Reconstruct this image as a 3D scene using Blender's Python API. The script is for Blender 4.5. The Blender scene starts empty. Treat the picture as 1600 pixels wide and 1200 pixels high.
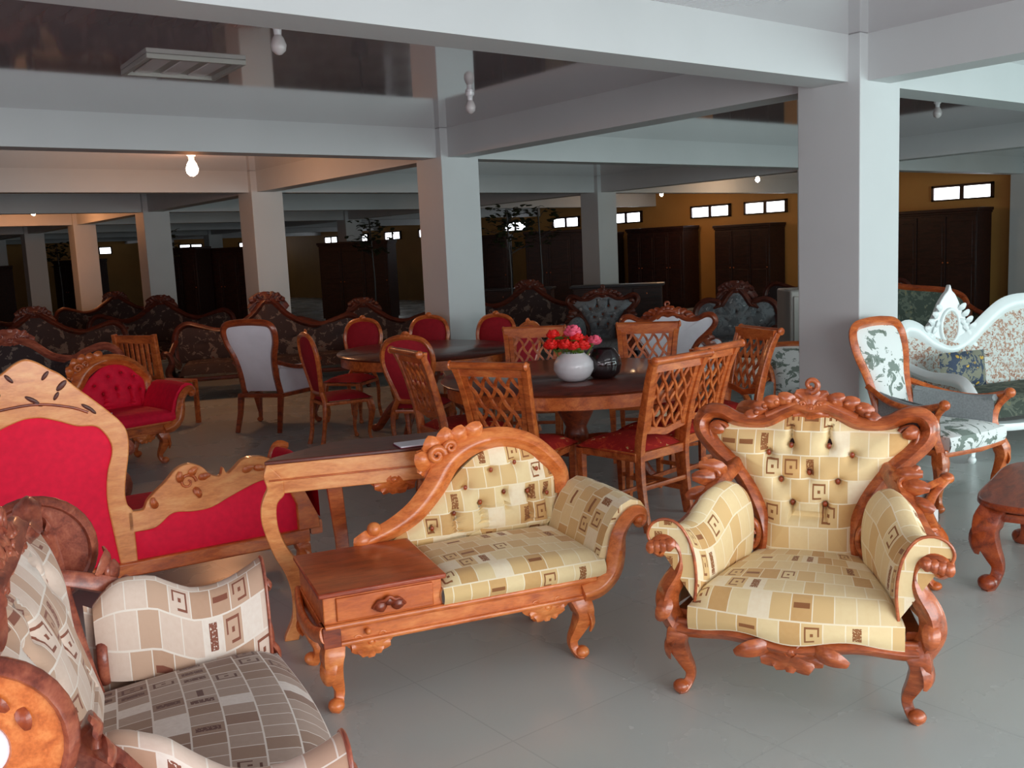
import bpy, math, random
from math import sin, cos, pi, radians
from mathutils import Vector, Matrix, noise

# ---------------------------------------------------------------- camera, world, lights, exposure
SC = bpy.context.scene
COL = SC.collection
SC.view_settings.view_transform = 'Standard'
SC.view_settings.look = 'None'
SC.view_settings.gamma = 1.0
SC.view_settings.use_curve_mapping = False
SC.view_settings.exposure = 0.12

YAW, PITCH, ROLL = 0.9106, -0.1371, -0.0454
FWD = Vector((cos(YAW) * cos(PITCH), sin(YAW) * cos(PITCH), sin(PITCH)))
RG = Vector((sin(YAW), -cos(YAW), 0))
UP = RG.cross(FWD)
R2 = RG * cos(ROLL) + UP * sin(ROLL)
U2 = -RG * sin(ROLL) + UP * cos(ROLL)
cam_data = bpy.data.cameras.new('camera')
cam = bpy.data.objects.new('camera', cam_data)
COL.objects.link(cam)
cam_data.sensor_width = 36.0
cam_data.lens = 1513.5 / 1600 * 36.0
cam_data.clip_end = 200
m = Matrix.Identity(4)
for i in range(3):
    m[i][0], m[i][1], m[i][2] = R2[i], U2[i], -FWD[i]
m[0][3], m[1][3], m[2][3] = 0, 0, 1.6
cam.matrix_world = m
SC.camera = cam

wd = bpy.data.worlds.new('world')
SC.world = wd
wd.use_nodes = True
wd.node_tree.nodes['Background'].inputs[0].default_value = (0.75, 0.87, 1.0, 1)
wd.node_tree.nodes['Background'].inputs[1].default_value = 0.6


def area(name, loc, rot, sx, sy, power, color):
    l = bpy.data.lights.new(name, 'AREA')
    l.shape = 'RECTANGLE'
    l.size, l.size_y = sx, sy
    l.energy = power
    l.color = color
    o = bpy.data.objects.new(name, l)
    COL.objects.link(o)
    o.location = loc
    o.rotation_euler = rot
    return o


# daylight through the glazed shop front (the wall behind the photographer)
area('daylight', (-4.1, -2.75, 1.45), (radians(90), 0, 0), 5.6, 2.2, 90, (1.0, 0.78, 0.84))
area('daylight', (2.35, -2.75, 1.45), (radians(90), 0, 0), 5.6, 2.2, 215, (0.96, 0.97, 0.98))
area('daylight', (8.8, -2.75, 1.45), (radians(90), 0, 0), 5.6, 2.2, 250, (0.80, 1.0, 0.98))
area('daylight', (15.3, -2.75, 1.45), (radians(90), 0, 0), 5.6, 2.2, 70, (0.80, 1.0, 0.98))
area('daylight', (-7.15, 0.9, 1.45), (radians(90), 0, radians(-90)), 5.6, 2.2, 120, (1.0, 0.88, 0.92))  # added side light at the left wall, tinted pink to colour the left

# ---------------------------------------------------------------- materials


def srgb(r, g, b):
    f = lambda c: (c / 255 / 12.92) if c / 255 <= 0.04045 else ((c / 255 + 0.055) / 1.055) ** 2.4
    return (f(r), f(g), f(b), 1)


class NT:
    def __init__(s, name, rough=0.5, spec=0.5, coat=0.0):
        s.m = bpy.data.materials.new(name)
        s.m.use_nodes = True
        s.t = s.m.node_tree
        s.b = s.t.nodes['Principled BSDF']
        s.b.inputs['Roughness'].default_value = rough
        s.b.inputs['Specular IOR Level'].default_value = spec
        s.b.inputs['Coat Weight'].default_value = coat
        s.b.inputs['Coat Roughness'].default_value = 0.12

    def n(s, typ, **kw):
        x = s.t.nodes.new(typ)
        for k, v in kw.items():
            if k.startswith('i_'):
                key = k[2:]
                key = int(key) if key.isdigit() else key.replace('_', ' ')
                x.inputs[key].default_value = v
            else:
                setattr(x, k, v)
        return x

    def l(s, a, b):
        s.t.links.new(a, b)

    def ramp(s, src, stops, interp='LINEAR'):
        r = s.n('ShaderNodeValToRGB')
        r.color_ramp.interpolation = interp
        e = r.color_ramp.elements
        while len(e) > 1:
            e.remove(e[-1])
        e[0].position, e[0].color = stops[0]
        for p, c in stops[1:]:
            q = e.new(p)
            q.color = c
        s.l(src, r.inputs[0])
        return r.outputs[0]

    def math(s, op, a, b=None, c=None):
        x = s.n('ShaderNodeMath', operation=op)
        for i, v in enumerate((a, b, c)):
            if v is None:
                continue
            if isinstance(v, (int, float)):
                x.inputs[i].default_value = v
            else:
                s.l(v, x.inputs[i])
        return x.outputs[0]

    def mix(s, fac, a, b):
        x = s.n('ShaderNodeMix', data_type='RGBA')
        for k, v in ((0, fac), (6, a), (7, b)):
            if isinstance(v, (int, float)):
                x.inputs[k].default_value = v
            elif isinstance(v, tuple):
                x.inputs[k].default_value = v
            else:
                s.l(v, x.inputs[k])
        return x.outputs[2]

    def bump(s, h, strength=0.3, dist=0.01):
        x = s.n('ShaderNodeBump')
        x.inputs['Strength'].default_value = strength
        x.inputs['Distance'].default_value = dist
        s.l(h, x.inputs['Height'])
        s.l(x.outputs[0], s.b.inputs['Normal'])


def wood(name, dark, mid, light, rough=0.32, coat=0.35, scale=1.0):
    k = NT(name, rough, 0.5, coat)
    tc = k.n('ShaderNodeTexCoord')
    mp = k.n('ShaderNodeMapping')
    mp.inputs['Scale'].default_value = (3 * scale, 11 * scale, 11 * scale)
    k.l(tc.outputs['Object'], mp.inputs[0])
    nz = k.n('ShaderNodeTexNoise', i_Scale=2.2, i_Detail=6.0, i_Roughness=0.55, i_Distortion=0.6)
    k.l(mp.outputs[0], nz.inputs['Vector'])
    fine = k.n('ShaderNodeTexNoise', i_Scale=14.0, i_Detail=3.0)
    k.l(mp.outputs[0], fine.inputs['Vector'])
    s = k.math('ADD', nz.outputs[0], k.math('MULTIPLY', k.math('SUBTRACT', fine.outputs[0], 0.5), 0.35))
    c = k.ramp(s, [(0.28, dark), (0.5, mid), (0.74, light)])
    k.l(c, k.b.inputs['Base Color'])
    k.bump(fine.outputs[0], 0.12, 0.004)
    return k.m


def plain(name, col, rough=0.5, spec=0.5, coat=0.0, nscale=6.0, amt=0.12, bump=0.1, metal=0.0):
    k = NT(name, rough, spec, coat)
    k.b.inputs['Metallic'].default_value = metal
    tc = k.n('ShaderNodeTexCoord')
    nz = k.n('ShaderNodeTexNoise', i_Scale=nscale, i_Detail=5.0)
    k.l(tc.outputs['Object'], nz.inputs['Vector'])
    d = tuple(c * (1 - amt) for c in col[:3]) + (1,)
    e = tuple(min(1, c * (1 + amt)) for c in col[:3]) + (1,)
    k.l(k.ramp(nz.outputs[0], [(0.3, d), (0.7, e)]), k.b.inputs['Base Color'])
    if bump:
        k.bump(nz.outputs[0], bump, 0.01)
    return k.m


def patchwork(name, base, tan, deep, line, mark, cell=0.062):
    """woven patchwork upholstery: offset squares with small framed and solid motifs"""
    k = NT(name, 0.72, 0.25)
    k.b.inputs['Sheen Weight'].default_value = 0.15
    uv = k.n('ShaderNodeUVMap')
    mp = k.n('ShaderNodeMapping')
    mp.inputs['Scale'].default_value = (1 / cell, 1 / (cell * 1.25), 1)
    k.l(uv.outputs[0], mp.inputs[0])
    sp = k.n('ShaderNodeSeparateXYZ')
    k.l(mp.outputs[0], sp.inputs[0])
    row = k.math('FLOOR', sp.outputs[1])
    u = k.math('ADD', sp.outputs[0], k.math('MULTIPLY', k.math('MODULO', row, 2.0), 0.5))
    cu = k.math('FLOOR', u)
    fu = k.math('FRACT', u)
    fv = k.math('FRACT', sp.outputs[1])
    cb = k.n('ShaderNodeCombineXYZ')
    k.l(cu, cb.inputs[0])
    k.l(row, cb.inputs[1])
    wn = k.n('ShaderNodeTexWhiteNoise', noise_dimensions='2D')
    k.l(cb.outputs[0], wn.inputs['Vector'])
    cb2 = k.n('ShaderNodeCombineXYZ')
    k.l(k.math('ADD', cu, 37.3), cb2.inputs[0])
    k.l(k.math('ADD', row, 11.7), cb2.inputs[1])
    wn2 = k.n('ShaderNodeTexWhiteNoise', noise_dimensions='2D')
    k.l(cb2.outputs[0], wn2.inputs['Vector'])
    c = k.ramp(wn.outputs['Value'], [(0, base), (0.38, tan), (0.62, line), (0.72, base), (0.86, deep)], 'CONSTANT')
    # weave mottling
    nz = k.n('ShaderNodeTexNoise', i_Scale=60.0, i_Detail=3.0)
    k.l(uv.outputs[0], nz.inputs['Vector'])
    c = k.mix(k.math('MULTIPLY', k.math('SUBTRACT', nz.outputs[0], 0.35), 0.5), c, tan)
    au = k.math('ABSOLUTE', k.math('SUBTRACT', fu, 0.5))
    av = k.math('ABSOLUTE', k.math('SUBTRACT', fv, 0.5))
    mx = k.math('MAXIMUM', au, av)
    edge = k.math('GREATER_THAN', mx, 0.472)
    c = k.mix(edge, c, line)
    frame = k.math('MULTIPLY', k.math('GREATER_THAN', mx, 0.26), k.math('LESS_THAN', mx, 0.34))
    dot = k.math('LESS_THAN', mx, 0.07)
    fm = k.math('MULTIPLY', k.math('MAXIMUM', frame, dot), k.math('GREATER_THAN', wn2.outputs['Value'], 0.82))
    # open one corner of the little frames
    fm = k.math('MULTIPLY', fm, k.math('SUBTRACT', 1.0, k.math('MULTIPLY', k.math('GREATER_THAN', fu, 0.62), k.math('LESS_THAN', fv, 0.42))))
    c = k.mix(fm, c, mark)
    solid = k.math('MULTIPLY', k.math('LESS_THAN', au, 0.2), k.math('LESS_THAN', av, 0.36))
    sm = k.math('MULTIPLY', solid, k.math('MULTIPLY', k.math('GREATER_THAN', wn2.outputs['Value'], 0.68), k.math('LESS_THAN', wn2.outputs['Value'], 0.78)))
    nz2 = k.n('ShaderNodeTexNoise', i_Scale=160.0)
    k.l(uv.outputs[0], nz2.inputs['Vector'])
    sm = k.math('MULTIPLY', sm, k.math('GREATER_THAN', nz2.outputs[0], 0.40))
    c = k.mix(sm, c, mark)
    bar = k.math('MULTIPLY', k.math('LESS_THAN', av, 0.1), k.math('LESS_THAN', au, 0.38))
    bm = k.math('MULTIPLY', bar, k.math('MULTIPLY', k.math('GREATER_THAN', wn2.outputs['Value'], 0.60), k.math('LESS_THAN', wn2.outputs['Value'], 0.66)))
    c = k.mix(bm, c, mark)
    k.l(c, k.b.inputs['Base Color'])
    k.bump(nz.outputs[0], 0.15, 0.003)
    return k.m


def floral(name, ground, c1, c2, scale=9.0, thr=0.54, rough=0.75):
    k = NT(name, rough, 0.25)
    tc = k.n('ShaderNodeTexCoord')
    nz = k.n('ShaderNodeTexNoise', i_Scale=scale, i_Detail=4.0, i_Roughness=0.65, i_Distortion=0.8)
    k.l(tc.outputs['Object'], nz.inputs['Vector'])
    vo = k.n('ShaderNodeTexVoronoi', i_Scale=scale * 1.6)
    k.l(tc.outputs['Object'], vo.inputs['Vector'])
    c = k.mix(k.math('GREATER_THAN', nz.outputs[0], thr), ground, c1)
    c = k.mix(k.math('MULTIPLY', k.math('GREATER_THAN', nz.outputs[0], thr + 0.05), k.math('LESS_THAN', vo.outputs[0], 0.35)), c, c2)
    k.l(c, k.b.inputs['Base Color'])
    k.bump(nz.outputs[0], 0.1, 0.004)
    return k.m


def emit(name, col, st):
    k = NT(name)
    k.b.inputs['Base Color'].default_value = col
    k.b.inputs['Emission Color'].default_value = col
    k.b.inputs['Emission Strength'].default_value = st
    return k.m


M = {}
M['wood'] = wood('varnished_orange_wood', srgb(150, 66, 26), srgb(198, 98, 42), srgb(226, 132, 66))
M['woodL'] = wood('pale_orange_wood', srgb(206, 120, 64), srgb(232, 150, 86), srgb(246, 178, 112))
M['woodC'] = wood('bright_orange_wood', srgb(182, 88, 38), srgb(220, 120, 58), srgb(242, 152, 84))
M['woodA'] = wood('brown_orange_wood', srgb(122, 56, 26), srgb(172, 84, 40), srgb(208, 118, 64), 0.28, 0.6)
M['woodR'] = wood('red_brown_wood', srgb(96, 34, 16), srgb(150, 62, 26), srgb(180, 84, 38))
M['woodP'] = wood('rosy_brown_wood', srgb(110, 50, 40), srgb(158, 82, 62), srgb(190, 112, 84))
M['woodD'] = wood('dark_wardrobe_wood', srgb(24, 10, 8), srgb(44, 19, 14), srgb(60, 28, 20), 0.5, 0.05)
M['woodT'] = wood('dark_table_top_wood', srgb(70, 30, 22), srgb(98, 44, 32), srgb(122, 60, 44), 0.3, 0.3)
M['gold'] = patchwork('cream_patchwork_fabric', srgb(240, 220, 170), srgb(228, 196, 138), srgb(214, 172, 112), srgb(250, 238, 206), srgb(150, 98, 58), 0.070)
M['mauve'] = patchwork('rosy_patchwork_fabric', srgb(228, 206, 190), srgb(206, 172, 148), srgb(196, 158, 132), srgb(240, 228, 216), srgb(140, 84, 66), 0.075)
M['taupe'] = patchwork('taupe_patchwork_fabric', srgb(168, 146, 132), srgb(150, 122, 104), srgb(138, 108, 92), srgb(222, 212, 204), srgb(92, 52, 42), 0.066)
M['red'] = plain('scarlet_fabric', srgb(234, 24, 62), 0.7, 0.25, 0, 30, 0.08, 0.1)
M['crimson'] = plain('crimson_fabric', srgb(170, 30, 44), 0.7, 0.25, 0, 30, 0.1, 0.1)
M['redfl'] = floral('red_flowered_fabric', srgb(172, 38, 34), srgb(196, 60, 40), srgb(222, 190, 130), 16.0, 0.55)
M['white'] = plain('white_fabric', srgb(236, 234, 242), 0.8, 0.2, 0, 8, 0.04, 0.05)
M['whiteW'] = plain('white_painted_wood', srgb(236, 244, 244), 0.35, 0.5, 0.2, 8, 0.03, 0.05)
M['grey'] = floral('grey_upholstery', srgb(122, 126, 130), srgb(98, 102, 106), srgb(160, 164, 166), 10.0, 0.52)
M['dusk'] = floral('dark_flowered_upholstery', srgb(58, 46, 46), srgb(112, 98, 90), srgb(90, 48, 42), 8.0, 0.56)
M['woodS'] = wood('dark_red_brown_wood', srgb(52, 20, 14), srgb(84, 34, 20), srgb(110, 48, 28), 0.45, 0.1)
M['green'] = floral('dark_green_upholstery', srgb(66, 74, 66), srgb(96, 102, 90), srgb(120, 116, 90), 10.0, 0.52)
M['leafy'] = floral('white_leafy_fabric', srgb(226, 232, 230), srgb(128, 142, 134), srgb(104, 118, 106), 9.0, 0.54)
M['seatg'] = plain('grey_ribbed_fabric', srgb(146, 154, 156), 0.75, 0.25, 0, 90, 0.14, 0.3)
M['speck'] = floral('small_flowered_fabric', srgb(206, 210, 206), srgb(176, 140, 120), srgb(140, 92, 84), 38.0, 0.52)
M['multi'] = floral('blue_and_ochre_cushion_fabric', srgb(128, 128, 112), srgb(60, 72, 92), srgb(196, 160, 70), 14.0, 0.5)
M['paint'] = plain('white_wall_paint', srgb(196, 200, 201), 0.55, 0.4, 0, 1.5, 0.03, 0.04)
M['ochre'] = plain('bulb_warmed_wall_paint', srgb(196, 146, 80), 0.6, 0.4, 0, 1.5, 0.06, 0.04)  # ochre tone puts the warm bulb light into the wall colour
M['black'] = plain('dark_metal', srgb(34, 32, 34), 0.4, 0.5, 0, 8, 0.1, 0)
M['china'] = plain('white_glazed_china', srgb(238, 238, 242), 0.15, 0.5, 0.5, 3, 0.02, 0)
M['gap'] = plain('dark_gap_shade', srgb(48, 18, 14), 0.6, 0.3, 0, 8, 0.1, 0)  # near-black brown put in for the shade inside gaps
M['leaf'] = plain('green_leaf', srgb(96, 122, 48), 0.5, 0.4, 0, 20, 0.3, 0)
M['darkleaf'] = plain('dark_leaf', srgb(44, 48, 26), 0.6, 0.3, 0, 20, 0.3, 0)
M['petalR'] = plain('red_petal', srgb(236, 36, 30), 0.5, 0.3, 0, 30, 0.25, 0)
M['petalP'] = plain('pink_petal', srgb(244, 96, 124), 0.5, 0.3, 0, 30, 0.25, 0)
M['paper'] = plain('white_paper', srgb(226, 228, 236), 0.5, 0.4, 0, 12, 0.05, 0)
M['plum'] = plain('plum_cover', srgb(120, 24, 60), 0.4, 0.4, 0, 12, 0.05, 0)
M['bulb'] = emit('lit_bulb', (1.0, 0.80, 0.62, 1), 60)
M['bulbL'] = emit('lit_large_bulb', (1.0, 0.78, 0.55, 1), 45)
M['bulboff'] = plain('unlit_bulb_glass', srgb(214, 208, 208), 0.3, 0.5, 0.3, 3, 0.02, 0)
M['pane'] = emit('daylit_frosted_pane', (0.90, 0.94, 1.0, 1), 5.0)
M['metal'] = plain('pale_grey_metal', srgb(160, 158, 152), 0.4, 0.5, 0, 5, 0.04, 0)


def make_floor():
    k = NT('glossy_grey_floor_tile', 0.22, 0.5)
    tc = k.n('ShaderNodeTexCoord')
    br = k.n('ShaderNodeTexBrick', offset=0.0, i_Scale=1.0, i_Mortar_Size=0.003, i_Brick_Width=0.6, i_Row_Height=0.6)
    br.inputs['Color1'].default_value = srgb(184, 192, 188)
    br.inputs['Color2'].default_value = srgb(188, 196, 192)
    br.inputs['Mortar'].default_value = srgb(174, 182, 179)
    k.l(tc.outputs['Object'], br.inputs['Vector'])
    nz = k.n('ShaderNodeTexNoise', i_Scale=1.3, i_Detail=6.0)
    k.l(tc.outputs['Object'], nz.inputs['Vector'])
    c = k.mix(k.math('MULTIPLY', nz.outputs[0], 0.3), br.outputs[0], srgb(166, 174, 172))
    k.l(c, k.b.inputs['Base Color'])
    rr = k.ramp(nz.outputs[0], [(0.3, (0.2, 0.2, 0.2, 1)), (0.7, (0.34, 0.34, 0.34, 1))])
    k.l(rr, k.b.inputs['Roughness'])
    return k.m


def make_ceiling():
    k = NT('glossy_plank_ceiling', 0.07, 0.8, 1.0)
    k.b.inputs['IOR'].default_value = 1.75
    k.b.inputs['Coat Roughness'].default_value = 0.05
    tc = k.n('ShaderNodeTexCoord')
    wv = k.n('ShaderNodeTexWave', wave_type='BANDS', bands_direction='X', i_Scale=3.2, i_Distortion=0.0)
    k.l(tc.outputs['Object'], wv.inputs['Vector'])
    k.l(k.ramp(wv.outputs[0], [(0.0, srgb(172, 162, 167)), (0.04, srgb(176, 166, 171)), (1, srgb(180, 170, 175))]), k.b.inputs['Base Color'])
    return k.m


M['floor'] = make_floor()
M['ceil'] = make_ceiling()


def make_glass():
    k = NT('dark_smoked_glass', 0.04, 0.6, 0.5)
    k.b.inputs['Base Color'].default_value = srgb(70, 52, 56)
    k.b.inputs['Transmission Weight'].default_value = 0.75
    return k.m


M['glass'] = make_glass()


def make_window_glass():
    k = NT('clear_window_glass', 0.02)
    tr = k.n('ShaderNodeBsdfTransparent')
    gl = k.n('ShaderNodeBsdfGlossy')
    gl.inputs['Roughness'].default_value = 0.02
    mx = k.n('ShaderNodeMixShader')
    mx.inputs[0].default_value = 0.06
    k.l(tr.outputs[0], mx.inputs[1])
    k.l(gl.outputs[0], mx.inputs[2])
    k.l(mx.outputs[0], k.t.nodes['Material Output'].inputs[0])
    return k.m


M['clear'] = make_window_glass()

# ---------------------------------------------------------------- mesh helpers


def V(*a):
    return Vector(a)


def smooth(pts, n=6, closed=False):
    """Catmull-Rom through the points"""
    P = [Vector(p) for p in pts]
    out = []
    N = len(P)
    rng = range(N) if closed else range(N - 1)
    for i in rng:
        if closed:
            a, b, c, d = P[(i - 1) % N], P[i], P[(i + 1) % N], P[(i + 2) % N]
        else:
            a, b, c, d = P[max(i - 1, 0)], P[i], P[i + 1], P[min(i + 2, N - 1)]
        for j in range(n):
            t = j / n
            out.append(0.5 * ((2 * b) + (c - a) * t + (2 * a - 5 * b + 4 * c - d) * t * t + (3 * b - a - 3 * c + d) * t ** 3))
    if not closed:
        out.append(P[-1].copy())
    return out


def lerp_list(vals, n):
    out = []
    for i in range(n):
        t = i / (n - 1) * (len(vals) - 1)
        k = min(int(t), len(vals) - 2)
        f = t - k
        a, b = vals[k], vals[k + 1]
        if isinstance(a, (tuple, list)):
            out.append(tuple(x + (y - x) * f for x, y in zip(a, b)))
        else:
            out.append(a + (b - a) * f)
    return out


def bead(n=14, k=3, amp=0.14):
    return [((1 + amp * cos(k * 2 * pi * i / n)) * cos(2 * pi * i / n), (1 + amp * cos(k * 2 * pi * i / n)) * sin(2 * pi * i / n)) for i in range(n)]


CIRC = [(cos(2 * pi * i / 10), sin(2 * pi * i / 10)) for i in range(10)]
BEAD = bead(16, 4, 0.13)
RECT = [(1, 0.7), (0.9, 1), (0, 1.04), (-0.9, 1), (-1, 0.7), (-1, -0.7), (-0.9, -1), (0, -1.04), (0.9, -1), (1, -0.7)]


class MB:
    def __init__(s):
        s.v, s.f, s.u = [], [], []

    def face(s, idx, uv=None):
        s.f.append(tuple(idx))
        s.u.append(uv)

    def box(s, x0, x1, y0, y1, z0, z1, M4=None):
        b = len(s.v)
        for z in (z0, z1):
            for x, y in ((x0, y0), (x1, y0), (x1, y1), (x0, y1)):
                p = V(x, y, z)
                s.v.append(M4 @ p if M4 else p)
        for q in ((0, 3, 2, 1), (4, 5, 6, 7), (0, 1, 5, 4), (1, 2, 6, 5), (2, 3, 7, 6), (3, 0, 4, 7)):
            s.face([b + i for i in q])
        return s

    def prism(s, poly, a0, a1, plane='xz', M4=None):
        """extrude a polygon: plane xz -> along y, xy -> along z, yz -> along x"""
        n = len(poly)
        b = len(s.v)
        for a in (a0, a1):
            for p, q in poly:
                w = {'xz': V(p, a, q), 'xy': V(p, q, a), 'yz': V(a, p, q)}[plane]
                s.v.append(M4 @ w if M4 else w)
        s.face([b + i for i in range(n)])
        s.face([b + n + i for i in reversed(range(n))])
        for i in range(n):
            j = (i + 1) % n
            s.face([b + i, b + n + i, b + n + j, b + j])
        return s

    def sweep(s, path, rad, prof=CIRC, ref=None, closed=False, cap=True):
        """sweep a profile; rad = r, (ra, rb) or a list spread over the path; ref = fixed direction of the b axis"""
        P = [Vector(p) for p in path]
        N = len(P)
        if not isinstance(rad, list):
            rad = [rad, rad]
        R = lerp_list([r if isinstance(r, tuple) else (r, r) for r in rad], N)
        m_ = len(prof)
        b0 = len(s.v)
        nrm = None
        for i in range(N):
            if closed:
                t = P[(i + 1) % N] - P[i - 1]
            else:
                t = P[min(i + 1, N - 1)] - P[max(i - 1, 0)]
            if t.length < 1e-9:
                t = V(0, 0, 1)
            t.normalize()
            if ref is not None:
                B = Vector(ref) - t * Vector(ref).dot(t)
                B = B.normalized() if B.length > 1e-6 else t.orthogonal().normalized()
            else:
                if nrm is None:
                    nrm = t.orthogonal().normalized()
                nrm = (nrm - t * nrm.dot(t))
                nrm = nrm.normalized() if nrm.length > 1e-6 else t.orthogonal().normalized()
                B = nrm
            A = t.cross(B)
            ra, rb = R[i]
            for pa, pb in prof:
                s.v.append(P[i] + A * (pa * ra) + B * (pb * rb))
        for i in range(N if closed else N - 1):
            j = (i + 1) % N
            for k in range(m_):
                l = (k + 1) % m_
                s.face([b0 + i * m_ + k, b0 + i * m_ + l, b0 + j * m_ + l, b0 + j * m_ + k])
        if cap and not closed:
            s.face([b0 + k for k in reversed(range(m_))])
            s.face([b0 + (N - 1) * m_ + k for k in range(m_)])
        return s

    def lathe(s, prof, c=(0, 0, 0), n=24, sx=1.0, sy=1.0):
        b = len(s.v)
        for r, z in prof:
            for k in range(n):
                a = 2 * pi * k / n
                s.v.append(V(c[0] + r * cos(a) * sx, c[1] + r * sin(a) * sy, c[2] + z))
        for i in range(len(prof) - 1):
            for k in range(n):
                l = (k + 1) % n
                s.face([b + i * n + k, b + i * n + l, b + (i + 1) * n + l, b + (i + 1) * n + k])
        s.face([b + k for k in reversed(range(n))])
        s.face([b + (len(prof) - 1) * n + k for k in range(n)])
        return s

    def ball(s, c, rx, ry=None, rz=None, n=8, m_=12):
        ry = ry or rx
        rz = rz or rx
        b = len(s.v)
        c = Vector(c)
        for i in range(1, n):
            t = pi * i / n
            for k in range(m_):
                a = 2 * pi * k / m_
                s.v.append(c + V(rx * sin(t) * cos(a), ry * sin(t) * sin(a), rz * cos(t)))
        top = len(s.v)
        s.v.append(c + V(0, 0, rz))
        s.v.append(c + V(0, 0, -rz))
        for i in range(n - 2):
            for k in range(m_):
                l = (k + 1) % m_
                s.face([b + i * m_ + k, b + (i + 1) * m_ + k, b + (i + 1) * m_ + l, b + i * m_ + l])
        for k in range(m_):
            l = (k + 1) % m_
            s.face([top, b + k, b + l])
            s.face([top + 1, b + (n - 2) * m_ + l, b + (n - 2) * m_ + k])
        return s

    def grid(s, fn, nu, nv, uvfn=None, flip=False, closeu=False):
        b = len(s.v)
        for j in range(nv + 1):
            for i in range(nu + 1):
                s.v.append(Vector(fn(i / nu, j / nv)))
        w = nu + 1
        for j in range(nv):
            for i in range(nu):
                q = [(i, j), (i + 1, j), (i + 1, j + 1), (i, j + 1)]
                if flip:
                    q.reverse()
                s.face([b + a + c * w for a, c in q], [uvfn(a / nu, c / nv) for a, c in q] if uvfn else None)
        return s

    def dome(s, outline, center, place, bulge, rings=10, pits=(), pleats=(), uvs=1.0, thick=0.0, uvo=(0, 0)):
        """padded panel: outline & pits in panel coordinates (a, b); place(a, b, h) gives the 3D point at height h"""
        n = len(outline)
        cx, cy = center
        b0 = len(s.v)
        uvl = []

        def height(a, c, r):
            h = bulge * (1 - r ** 3.5)
            for (pa, pb) in pits:
                d = math.hypot(a - pa, c - pb)
                h -= bulge * 0.75 * math.exp(-(d / 0.016) ** 2)
                h -= bulge * 0.30 * math.exp(-(d / 0.045) ** 2)
            for (pa, za, zb) in pleats:
                if za < c < zb:
                    h -= bulge * 0.6 * math.exp(-((a - pa) / 0.008) ** 2)
            return h
        s.v.append(Vector(place(cx, cy, height(cx, cy, 0))))
        uvl.append((cx * uvs + uvo[0], cy * uvs + uvo[1]))
        for k in range(1, rings + 1):
            r = (k / rings) ** 0.8
            for a, c in outline:
                x = cx + (a - cx) * r
                y = cy + (c - cy) * r
                s.v.append(Vector(place(x, y, height(x, y, r))))
                uvl.append((x * uvs + uvo[0], y * uvs + uvo[1]))
        for i in range(n):
            j = (i + 1) % n
            ids = [0, 1 + i, 1 + j]
            s.face([b0 + q for q in ids], [uvl[q] for q in ids])
        for k in range(rings - 1):
            for i in range(n):
                j = (i + 1) % n
                ids = [1 + k * n + i, 1 + (k + 1) * n + i, 1 + (k + 1) * n + j, 1 + k * n + j]
                s.face([b0 + q for q in ids], [uvl[q] for q in ids])
        if thick:
            b1 = len(s.v)
            for a, c in outline:
                s.v.append(Vector(place(a, c, -thick)))
            o = 1 + (rings - 1) * n
            for i in range(n):
                j = (i + 1) % n
                s.face([b0 + o + i, b1 + i, b1 + j, b0 + o + j], [uvl[o + i], uvl[o + i], uvl[o + j], uvl[o + j]])
            s.face([b1 + i for i in range(n)], [uvl[o + i] for i in range(n)])
        return s

    def leaf(s, p, d, nrm, L, w, curl=0.4, th=0.25):
        """a carved leaf: tapered, ribbed, curling out along nrm and off to one side"""
        p, d, nrm = Vector(p), Vector(d).normalized(), Vector(nrm).normalized()
        side = d.cross(nrm)
        L *= 0.85
        pts = []
        for i in range(7):
            t = i / 6
            pts.append(p + d * (L * (t - 0.25 * abs(curl) * t * t)) + nrm * (L * 0.28 * sin(t * 2.4)) + side * (L * curl * t * t))
        rr = [w * 1.2 * q for q in (0.6, 0.95, 1.05, 1.0, 0.9, 0.7, 0.42)]
        s.sweep(pts, [(a, a * th * 1.6) for a in rr], BEAD, ref=nrm)
        return s

    def scroll(s, c, r, a0, turns, ax, az, nrm, rad, sgn=1):
        c, ax, az = Vector(c), Vector(ax), Vector(az)
        pts = []
        n = max(8, int(14 * turns))
        for i in range(n + 1):
            t = i / n
            a = a0 + sgn * t * turns * 2 * pi
            q = r * (1 - 0.78 * t)
            pts.append(c + ax * (q * cos(a)) + az * (q * sin(a)))
        s.sweep(pts, [rad, rad * 0.8, rad * 0.5], CIRC, ref=nrm)
        return s

    def carving(s, c, w, h, seed=0, y=-1, n=9, ax=(1, 0, 0), az=(0, 0, 1), d0=0, d1=pi):
        """fan of acanthus leaves with scrolls around a centre; ax/az span its plane"""
        rnd = random.Random(seed)
        c, ax, az = Vector(c), Vector(ax), Vector(az)
        nr = az.cross(ax) if y < 0 else ax.cross(az)
        nr = nr.normalized()
        for i in range(n):
            t = i / (n - 1)
            a = d0 + (d1 - d0) * t
            dx, dz = cos(a) * w, sin(a) * h
            d = ax * dx + az * dz
            L = d.length
            k = (t - 0.5) * 1.1
            s.leaf(c + d * 0.12, d, nr, L * (0.95 + 0.15 * rnd.random()), 0.13 * (w + h) * (0.7 + 0.5 * rnd.random()), k + 0.25 * (rnd.random() - .5))
        s.ball(c + nr * 0.1 * h, 0.16 * w, 0.16 * w, 0.16 * h + 0.004)
        for sg in (-1, 1):
            s.scroll(c + ax * (0.45 * w * sg) + az * (0.28 * h * (1 if d1 > 0.1 and d0 >= 0 else -1)) + nr * 0.12 * h, 0.16 * w, 0.5, 1.3, ax * sg, az, nr, 0.045 * w + 0.003)
        return s

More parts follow.
